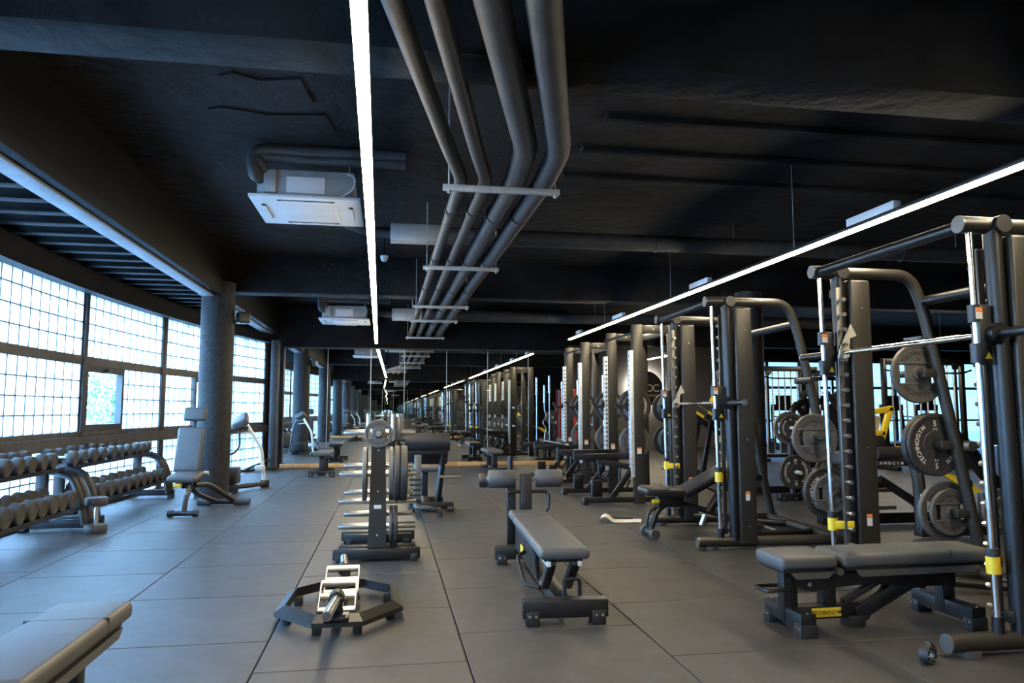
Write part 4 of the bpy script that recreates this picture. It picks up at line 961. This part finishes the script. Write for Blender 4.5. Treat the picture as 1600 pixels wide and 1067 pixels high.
# ------------------------------------------------------------------ back extension bench by the column
t = thing('back_extension_bench', 'back extension bench with grey hip pad behind the round column', 'bench', (-2.05, 12.1, 0), 0)
MB().rb((-.20, -.1, 1.03), (.26, .34, .12), .04, 3, Matrix.Rotation(math.radians(-28), 3, 'Y') @ Matrix.Rotation(math.radians(20), 3, 'X')).build('hip_pad', 'pad_grey', t)
MB().tube([(-.12, .0, .98), (.10, .05, .62), (.15, .1, .08)], .028, 10, .1).build('side_tube', 'galvanised', t)
MB().tube([(-.30, -.1, .96), (-.42, -.25, .66), (-.50, -.45, .10)], .028, 10, .1).build('main_tube', 'steel_grey', t)
MB().tube([(-.22, -.05, .93), (-.20, -.1, .62), (-.30, -.15, .52), (-.42, -.3, .55)], .016, 8, .06).build('grab_handle', 'steel_black', t)
MB().tube([(-.25, 0, .84), (-.08, .02, .86), (-.02, .02, .80)], .012, 8, .05).build('grab_handle', 'galvanised', t)
MB().bb(-.46, -.12, -.75, -.35, .12, .36, .02).build('foot_box', 'steel_black', t)
MB().bb(-.50, -.08, -.80, -.70, .02, .12, .006).build('front_foot', 'steel_black', t)
for x in (-.46, -.12): MB().bb(x - .03, x + .03, -.82, -.70, 0, .05, .006).build('foot', 'rubber_black', t)
MB().tube([(-.3, -.7, .07), (.1, -.2, .07), (.18, .1, .07)], .035, 8, .12).build('base_tube', 'steel_graphite', t)
MB().bb(.10, .22, .05, .17, 0, .11, .008).build('foot', 'rubber_black', t)
MB().bb(.06, .16, .035, .052, .04, .09, .006).build('badge', 'yellow', t)
MB().bb(.02, .16, .0, .12, .26, .34, .01).build('roller_block', 'galvanised', t)
MB().bar((-.30, -.1, .93), (-.1, 0, .93), .06, .04).build('pad_bracket', 'steel_black', t)
# ------------------------------------------------------------------ plate loaded machines on the right
t = thing('row_machine', 'black plate loaded row machine with plates beside the dark column', 'gym machine', (5.05, 9.05, 0), 0, 'plate loaded machines')
MB().bb(.0, 1.1, -.05, .05, .02, .12, .008).build('front_base', 'steel_black', t)
MB().bb(.0, 1.1, .85, .95, .02, .12, .008).build('rear_base', 'steel_black', t)
MB().bb(.95, 1.05, .0, .9, .03, .11, .008).build('side_base', 'steel_black', t)
for x in (.05, .22, .5, .66, .9): MB().cyl((x, -.056, .06), (x, -.04, .06), .014, 8).build('bolt', 'brushed_steel', t)
MB().tube([(.22, 0, .1), (.20, 0, .95), (.24, .02, 1.22), (.45, .1, 1.32), (.8, .2, 1.32)], .045, 8, .2).build('arch_frame', 'steel_black', t)
MB().tube([(.9, .9, .1), (.85, .8, .9), (.7, .4, 1.3)], .045, 8, .2).build('rear_frame', 'steel_black', t)
MB().bar((.3, .05, 1.30), (.62, .1, .95), .05, .06).build('lever', 'steel_black', t)
MB().bar((.78, .1, 1.46), (1.2, .1, 1.0), .06, .07).build('lever', 'steel_graphite', t)
MB().bar((1.0, .05, 1.30), (1.22, .05, 1.05), .025, .03).build('yellow_stripe', 'yellow', t)
for x in (.38, .86): MB().cyl((x, .0, 1.38), (x + .08, .0, 1.44), .045, 16).build('hand_grip', 'rubber_black', t)
MB().bb(.25, .62, -.03, .03, .60, .68, .006).build('cross_brace', 'steel_black', t)
MB().bb(.40, .46, -.033, -.028, .615, .665, .002).build('label_sticker', 'white_print', t)
MB().bar((.25, 0, .2), (.62, .3, .75), .05, .05).build('diagonal', 'steel_black', t)
MB().bb(.45, .85, .25, .62, .42, .50, .03, 3).build('seat_pad', 'pad_black', t)
MB().bb(.60, .70, .38, .48, .08, .44, .008).build('seat_post', 'steel_black', t)
MB().rb((.62, .12, .95), (.34, .08, .36), .03, 3).build('chest_pad', 'pad_black', t)
for (x, z) in ((.14, .97), (.20, .40), (.70, .40)):
    MB().cyl((x, .0, z), (x, -.22, z), .0245, 14).build('plate_horn', 'galvanised', t)
plate('i20', (5.19, 8.98, .97), 0, 'large iron plate on the upper horn of the row machine', 'plates on the row machine')
plate('b10s', (5.19, 8.94, .97), 0, 'small black plate in front on the upper horn of the row machine', 'plates on the row machine')
plate('b10', (5.25, 8.96, .40), 0, 'black ten kilo plate low at the left of the row machine', 'plates on the row machine')
plate('b10', (5.75, 8.96, .40), 0, 'black ten kilo plate low at the right of the row machine', 'plates on the row machine')

t = thing('leg_machine', 'yellow and black plate loaded leg machine behind the flat bench', 'gym machine', (4.55, 6.35, 0), 0, 'plate loaded machines')
MB().bb(.40, 1.5, -.06, .06, .02, .13, .008).build('front_base', 'steel_black', t)
MB().bb(-.1, 1.3, .75, .87, .02, .13, .008).build('rear_base', 'steel_black', t)
for x in (.50, .57): 
    for z in (.05, .10): MB().cyl((x, -.066, z), (x, -.05, z), .013, 8).build('bolt', 'brushed_steel', t)
MB().tube([(.44, 0, .1), (.44, 0, .55), (.42, .05, .76), (.30, .2, .80)], .055, 8, .12).build('front_post', 'steel_graphite', t)
MB().bb(.40, .46, -.062, -.056, .16, .42, .002).build('label_sticker', 'white_print', t)
MB().bar((-.05, .3, .70), (.42, .1, .72), .10, .10).build('side_beam', 'steel_black', t)
for i_, ch_ in enumerate('TECHNOGYM'): MB().text(ch_, .04, (.03 + i_ * .034, .155 - i_ * .0145, .70)).build('letter', 'white_print', t, smooth=False)
MB().bb(-.15, .30, .15, .55, .66, .80, .03, 3).build('seat_pad', 'pad_black', t)
MB().rb((.12, .35, .90), (.36, .26, .18), .06, 3).build('roll_pad', 'pad_black', t)
MB().cyl((.10, .15, .79), (.44, .12, .79), .065, 20).build('foam_roller', 'pad_black', t)
MB().cyl((.32, .14, .79), (.345, .138, .79), .068, 20).build('roller_ring', 'yellow', t)
for (a, b_) in (((.0, 1.16), (.36, 1.22)), ((.36, 1.22), (.22, .86)), ((-.12, .98), (.26, .98)), ((.0, 1.16), (-.1, .9))):
    MB().bar((a[0], .25, a[1]), (b_[0], .25, b_[1]), .05, .055, .008, 1, .02).build('yellow_frame', 'yellow', t)
MB().rb((.12, .28, 1.07), (.26, .03, .20), .01, 1, Matrix.Rotation(math.radians(12), 3, 'Y')).build('back_board', 'cream_steel', t)
MB().ext([(.40, .86), (.48, .84), (.60, .62), (.88, .57), (1.05, .43), (.92, .41), (.78, .52), (.52, .66), (.38, .78)], 'y', -.07, -.03).build('swing_arm', 'yellow', t)
MB().bb(.82, .95, -.075, -.068, .48, .54, .002).build('arm_plate', 'steel_black', t)
MB().tube([(.1, .1, .55), (.5, .1, .30), (.6, .1, .1)], .04, 8, .1).build('lower_link', 'steel_black', t)
for z in (.25, .42): MB().cyl((-.1, .3, z), (.4, .3, z), .02, 10).build('guide_rod', 'brushed_steel', t)
MB().bar((.95, .1, .95), (1.45, .1, .35), .10, .12).build('weight_arm', 'steel_black', t)
MB().cyl((1.0, -.05, .86), (1.0, .15, .86), .05, 16).build('pivot', 'steel_grey', t)
MB().cyl((1.22, .1, .25), (1.22, -.25, .25), .0245, 14).build('plate_horn', 'brushed_steel', t)
MB().bar((1.22, .1, .1), (1.22, .1, .4), .08, .08).build('horn_post', 'steel_black', t)
plate('i20', (5.77, 6.24, .25), 0, 'grey iron plate on the horn of the yellow leg machine', 'plates on the leg machine')
plate('i10', (5.77, 6.18, .25), 0, 'small iron plate on the horn of the yellow leg machine', 'plates on the leg machine')

t = thing('chest_machine', 'black machine with sloping yellow rails in front of the grey logo wall', 'gym machine', (5.72, 12.7, 0), 0, 'plate loaded machines')
for y in (0, .55):
    MB().bar((.0, y, 1.12), (.95, y, .50), .09, .14).build('slope_rail', 'steel_black', t)
    MB().bar((.02, y - .05, 1.17), (.9, y - .05, .60), .02, .05).build('yellow_rail', 'yellow', t)
    MB().bar((.1, y, 1.30), (.75, y, .88), .03, .03).build('chrome_rail', 'brushed_steel', t)
    MB().bar((.85, y, .55), (1.0, y, .05), .08, .08).build('leg', 'steel_black', t)
    MB().bar((.1, y, 1.05), (-.1, y, .05), .08, .08).build('leg', 'steel_black', t)
    MB().bb(-.15, 1.1, y - .05, y + .05, .0, .09, .008).build('base_beam', 'steel_black', t)
for x, z in ((.22, 1.40), (.44, 1.44), (.40, 1.22), (.62, 1.26)): MB().rb((x, .0, z), (.15, .3, .16), .03, 2, Matrix.Rotation(math.radians(33), 3, 'Y')).build('yellow_block', 'yellow', t)
MB().bar((.28, .28, 1.02), (.72, .28, .74), .4, .08, .03, 3).build('back_pad', 'pad_black', t)
MB().bar((.55, .28, 1.22), (.55, .28, .9), .5, .05).build('foot_plate', 'steel_graphite', t)
MB().bb(.15, .35, -.05, .0, .62, .74, .01).build('yellow_cover', 'yellow', t)
for z in (.35,): MB().cyl((.6, .0, z), (.6, -.3, z), .0245, 12).build('plate_horn', 'brushed_steel', t)
MB().bar((.6, .0, .05), (.6, .0, .8), .07, .07).build('horn_post', 'steel_black', t)
plate('b20', (6.32, 12.58, .35), 0, 'black plate low on the machine with sloping yellow rails, inner', 'plates on the yellow railed machine')
plate('b10s', (6.32, 12.50, .35), 0, 'small black plate low on the machine with sloping yellow rails', 'plates on the yellow railed machine')

t = thing('shoulder_machine', 'black shoulder press machine with high grips behind the row machine', 'gym machine', (6.6, 10.2, 0), 0, 'plate loaded machines')
MB().bb(-.3, .8, -.05, .05, .02, .11, .008).build('base_beam', 'steel_black', t)
MB().bb(-.3, .8, .8, .9, .02, .11, .008).build('base_beam', 'steel_black', t)
for x in (-.2, .65): MB().bb(x - .045, x + .045, .38, .48, .05, 1.80, .008).build('tower', 'steel_black', t); MB().bb(x - .04, x + .04, 0, .86, .05, .11, .006).build('side_beam', 'steel_black', t)
MB().tube([(-.35, .2, 1.62), (-.2, .0, 1.68), (.65, .0, 1.68), (.8, .2, 1.62)], .03, 10, .1).build('press_arm', 'steel_black', t)
MB().tube([(-.3, .1, 1.74), (-.1, -.1, 1.76), (.1, -.05, 1.74)], .025, 10, .08).build('hand_grip', 'rubber_black', t)
MB().bb(-.2, .65, .40, .46, 1.74, 1.82, .008).build('top_beam', 'steel_black', t)
MB().rb((.22, .30, .95), (.32, .08, .7), .03, 3).build('back_pad', 'pad_black', t)
MB().bb(.05, .40, -.10, .26, .46, .54, .03, 3).build('seat_pad', 'pad_black', t)
MB().bb(.18, .28, .05, .14, .05, .48, .008).build('seat_post', 'steel_black', t)
for x in (-.1, .1, .3, .5): MB().cyl((x, .44, .1), (x, .44, 1.76), .012, 8).build('guide_rod', 'brushed_steel', t)

# cable machine with rows of bright rods
def cable_tower(loc, n, label):
    t = thing('cable_tower', label, 'cable machine', loc, 0, 'cable machines')
    wd = .16 * n + .2
    for x in (0, wd):
        MB().bb(x - .04, x + .04, -.05, .05, 0, 2.25, .008).build('upright', 'steel_black', t)
        MB().bb(x - .05, x + .05, -.35, .35, 0, .08, .008).build('foot', 'steel_black', t)
    MB().bb(0, wd, -.05, .05, 2.13, 2.25, .008).build('top_beam', 'steel_black', t)
    MB().bb(0, wd, -.04, .04, .08, .16, .008).build('bottom_beam', 'steel_black', t)
    for k in range(n):
        x = .18 + k * .16
        MB().cyl((x, 0, .12), (x, 0, 2.16), .017, 10).build('guide_rod', 'galvanised', t)
        if k % 2 == 0:
            for q in range(7): MB().bb(x + .02, x + .14, -.06, .06, .18 + q * .05, .222 + q * .05, .004).build('stack_weight', 'steel_black', t)
    for x in (.2, wd - .2):
        MB().cyl((x, -.09, 2.10), (x, -.05, 2.10), .07, 20).build('pulley', 'steel_black', t)
    MB().tube([(-.1, -.15, 2.02), (.2, -.25, 1.95), (wd - .2, -.25, 1.95), (wd + .1, -.15, 2.02)], .02, 10, .1).build('pull_bar', 'steel_black', t)
    return t
cable_tower((10.0, 13.6, 0), 10, 'black cable machine with bright guide rods before the blue glazing')
cable_tower((8.75, 16.4, 0), 8, 'black cable machine with bright guide rods further back by the glazing')
def treadmill(loc, label, src=[None]):
    if src[0]: return dup(src[0], loc, 0, label)
    t = thing('treadmill', label, 'treadmill', loc, 0, 'treadmills along the glazing'); src[0] = t
    MB().bb(-.40, .40, -.9, .9, .06, .20, .03, 2).build('deck', 'steel_graphite', t)
    MB().bb(-.25, .25, -.85, .6, .195, .205, .003).build('belt', 'rubber_black', t)
    for s in (-1, 1):
        MB().bar((s * .38, .70, .15), (s * .36, .82, 1.25), .06, .10).build('upright', 'steel_graphite', t)
        MB().tube([(s * .36, .75, 1.0), (s * .36, .30, .98), (s * .36, .2, .93)], .022, 8, .06).build('handrail', 'steel_black', t)
        MB().bb(s * .3 - .06, s * .3 + .06, -.8, .8, 0, .07, .01).build('foot', 'rubber_black', t)
    MB().bar((-.40, .80, 1.28), (.40, .80, 1.28), .14, .20, .03, 2).build('console', 'steel_graphite', t)
    MB().rb((0, .78, 1.50), (.52, .05, .32), .02, 2).build('screen', 'black_print', t)
    return t
for i in range(5):
    treadmill((12.2 + i * 1.25, 20.6, 0), ('first', 'second', 'third', 'fourth', 'fifth')[i] + ' treadmill from the grey logo wall along the glazing')

# upright barbell holder and red banner by the mirror's right end
t = thing('barbell_holder', 'floor stand holding barbells upright beside the red banner', 'bar holder', (3.55, 14.35, 0))
MB().bb(-.02, .78, -.16, .16, .0, .05, .008).build('base_plate', 'steel_black', t)
spots = [(.06, -.08), (.22, .08), (.38, -.08), (.54, .08), (.70, -.08)]
for x, y in spots: MB().lathe([(.030, .05), (.042, .05), (.042, .30), (.030, .30)], (x, y, 0), 'z', 18).build('socket', 'steel_graphite', t)
for i, (x, y) in enumerate(spots):
    b = thing('barbell', 'steel barbell standing upright in the floor holder', 'barbell', (3.55 + x, 14.35 + y, .05), 0, 'barbells in the upright holder')
    h = (1.95, 1.75, 2.0, 1.60, 1.85)[i]
    MB().cyl((0, 0, .0), (0, 0, .42), .025, 14).build('sleeve', 'chrome', b)
    if i in (1, 3):
        MB().tube([(0, 0, .40), (0, 0, .55), (.05, 0, .68), (-.05, 0, .85), (.05, 0, 1.0), (0, 0, 1.15), (0, 0, h - .38)], .014, 10, .05).build('cranked_shaft', 'brushed_steel', b)
    else: MB().cyl((0, 0, .40), (0, 0, h - .38), .014, 12).build('shaft', 'brushed_steel', b)
    MB().cyl((0, 0, h - .40), (0, 0, h), .025, 14).build('sleeve', 'chrome', b)
    MB().cyl((0, 0, h - .42), (0, 0, h - .39), .036, 14).build('collar', 'brushed_steel', b)
t = thing('banner_stand', 'narrow red and white banner standing behind the upright barbells', 'banner', (3.905, 15.35, 0), 4)
MB().bb(-.05, .07, -.006, .006, .55, 1.66, .003).build('red_cloth', 'red_banner', t)
MB().bb(-.05, .07, -.007, .007, .10, .55, .003).build('white_cloth', 'white_print', t)
MB().bb(-.08, .10, -.05, .05, 0, .10, .01).build('base', 'steel_grey', t)
MB().cyl((.01, .015, .05), (.01, .015, 1.67), .010, 8).build('pole', 'zinc', t)
MB().bb(-.06, .08, -.012, .012, 1.655, 1.68, .004).build('top_rail', 'steel_black', t)

# wall discs
def disc(x, z, r, m, label, txt=None):
    t = thing('wall_disc', label, 'sign', (x, Y_FAR, z))
    MB().lathe([(.001, -.20), (r - .01, -.20), (r, -.19), (r, -.16), (.001, -.16)], n=56, close=False).build('disc', m, t)
    if txt:
        MB().lathe([(r - .06, -.155), (r - .02, -.155), (r - .02, -.13), (r - .06, -.13)], n=56).build('halo_strip', 'halo_light', t, 'hidden strip of warm light')
        MB().text('O', .34, (.12, -.203, .02)).build('letter', 'white_print', t, smooth=False)
        MB().text('C', .34, (.34, -.203, .02)).build('letter', 'white_print', t, smooth=False)
        MB().text('FITNESS', .10, (.16, -.203, -.22), gap=.3).build('small_lettering', 'white_print', t, smooth=False)
    MB().cyl((0, -.16, 0), (0, 0, 0), r * .3, 20).build('spacer', 'steel_black', t)
disc(8.08, 1.88, .56, 'steel_black', 'round black halo lit sign on the grey far wall', 'OC')
disc(10.86, 2.03, .55, 'iron_grey', 'round plain grey disc on the far wall beside the lit sign')

# things lying on the floor
t = thing('paper_sheet', 'curled white sheet with black back lying on the rubber floor', 'paper', (2.5, 7.86, 0), -8)
pts = []; n = 14
for i in range(n + 1):
    u = i / n; x = -.22 + .44 * u
    z = .004 + (.06 * math.sin((1 - u / .3) * math.pi * .75) if u < .30 else 0) + .004 * math.sin(u * 9)
    pts.append((x, max(.004, z)))
m = MB(); vs = []
for j, yy in enumerate((-.12, .12)):
    for i, (x, z) in enumerate(pts): vs.append((x + .05 * j, yy, z))
m.add(vs, [(i, i + 1, n + 2 + i, n + 1 + i) for i in range(n)]); k = len(m.v)
m.add([(x, y, z - .003) for x, y, z in vs], [(n + 1 + i, n + 2 + i, i + 1, i) for i in range(n)])
m.build('sheet', 'paper', t)
MB().rb((.06, .19, .008), (.26, .14, .012), .005, 1, Matrix.Rotation(math.radians(-8), 3, 'Z')).build('dark_cover', 'rubber_black', t)
t = thing('bar_collar', 'black locking collar lying on the floor by the Smith machine foot', 'collar', (2.57, 3.27, .045), 25)
MB().lathe([(.026, -.022), (.044, -.022), (.046, -.018), (.046, .018), (.044, .022), (.026, .022)], n=28).build('ring', 'rubber_black', t)
MB().lathe([(.0255, -.020), (.028, -.020), (.028, .020), (.0255, .020)], n=24).build('liner', 'steel_grey', t)
for k in range(8):
    a = math.pi * 2 * k / 8
    MB().cyl((.037 * math.cos(a), -.0245, .037 * math.sin(a)), (.037 * math.cos(a), -.021, .037 * math.sin(a)), .0035, 8).build('screw', 'brushed_steel', t)
MB().rb((.025, 0, .040), (.045, .03, .014), .004, 1, Matrix.Rotation(math.radians(35), 3, 'Y')).build('lever', 'steel_black', t)
bpy.context.view_layer.update()
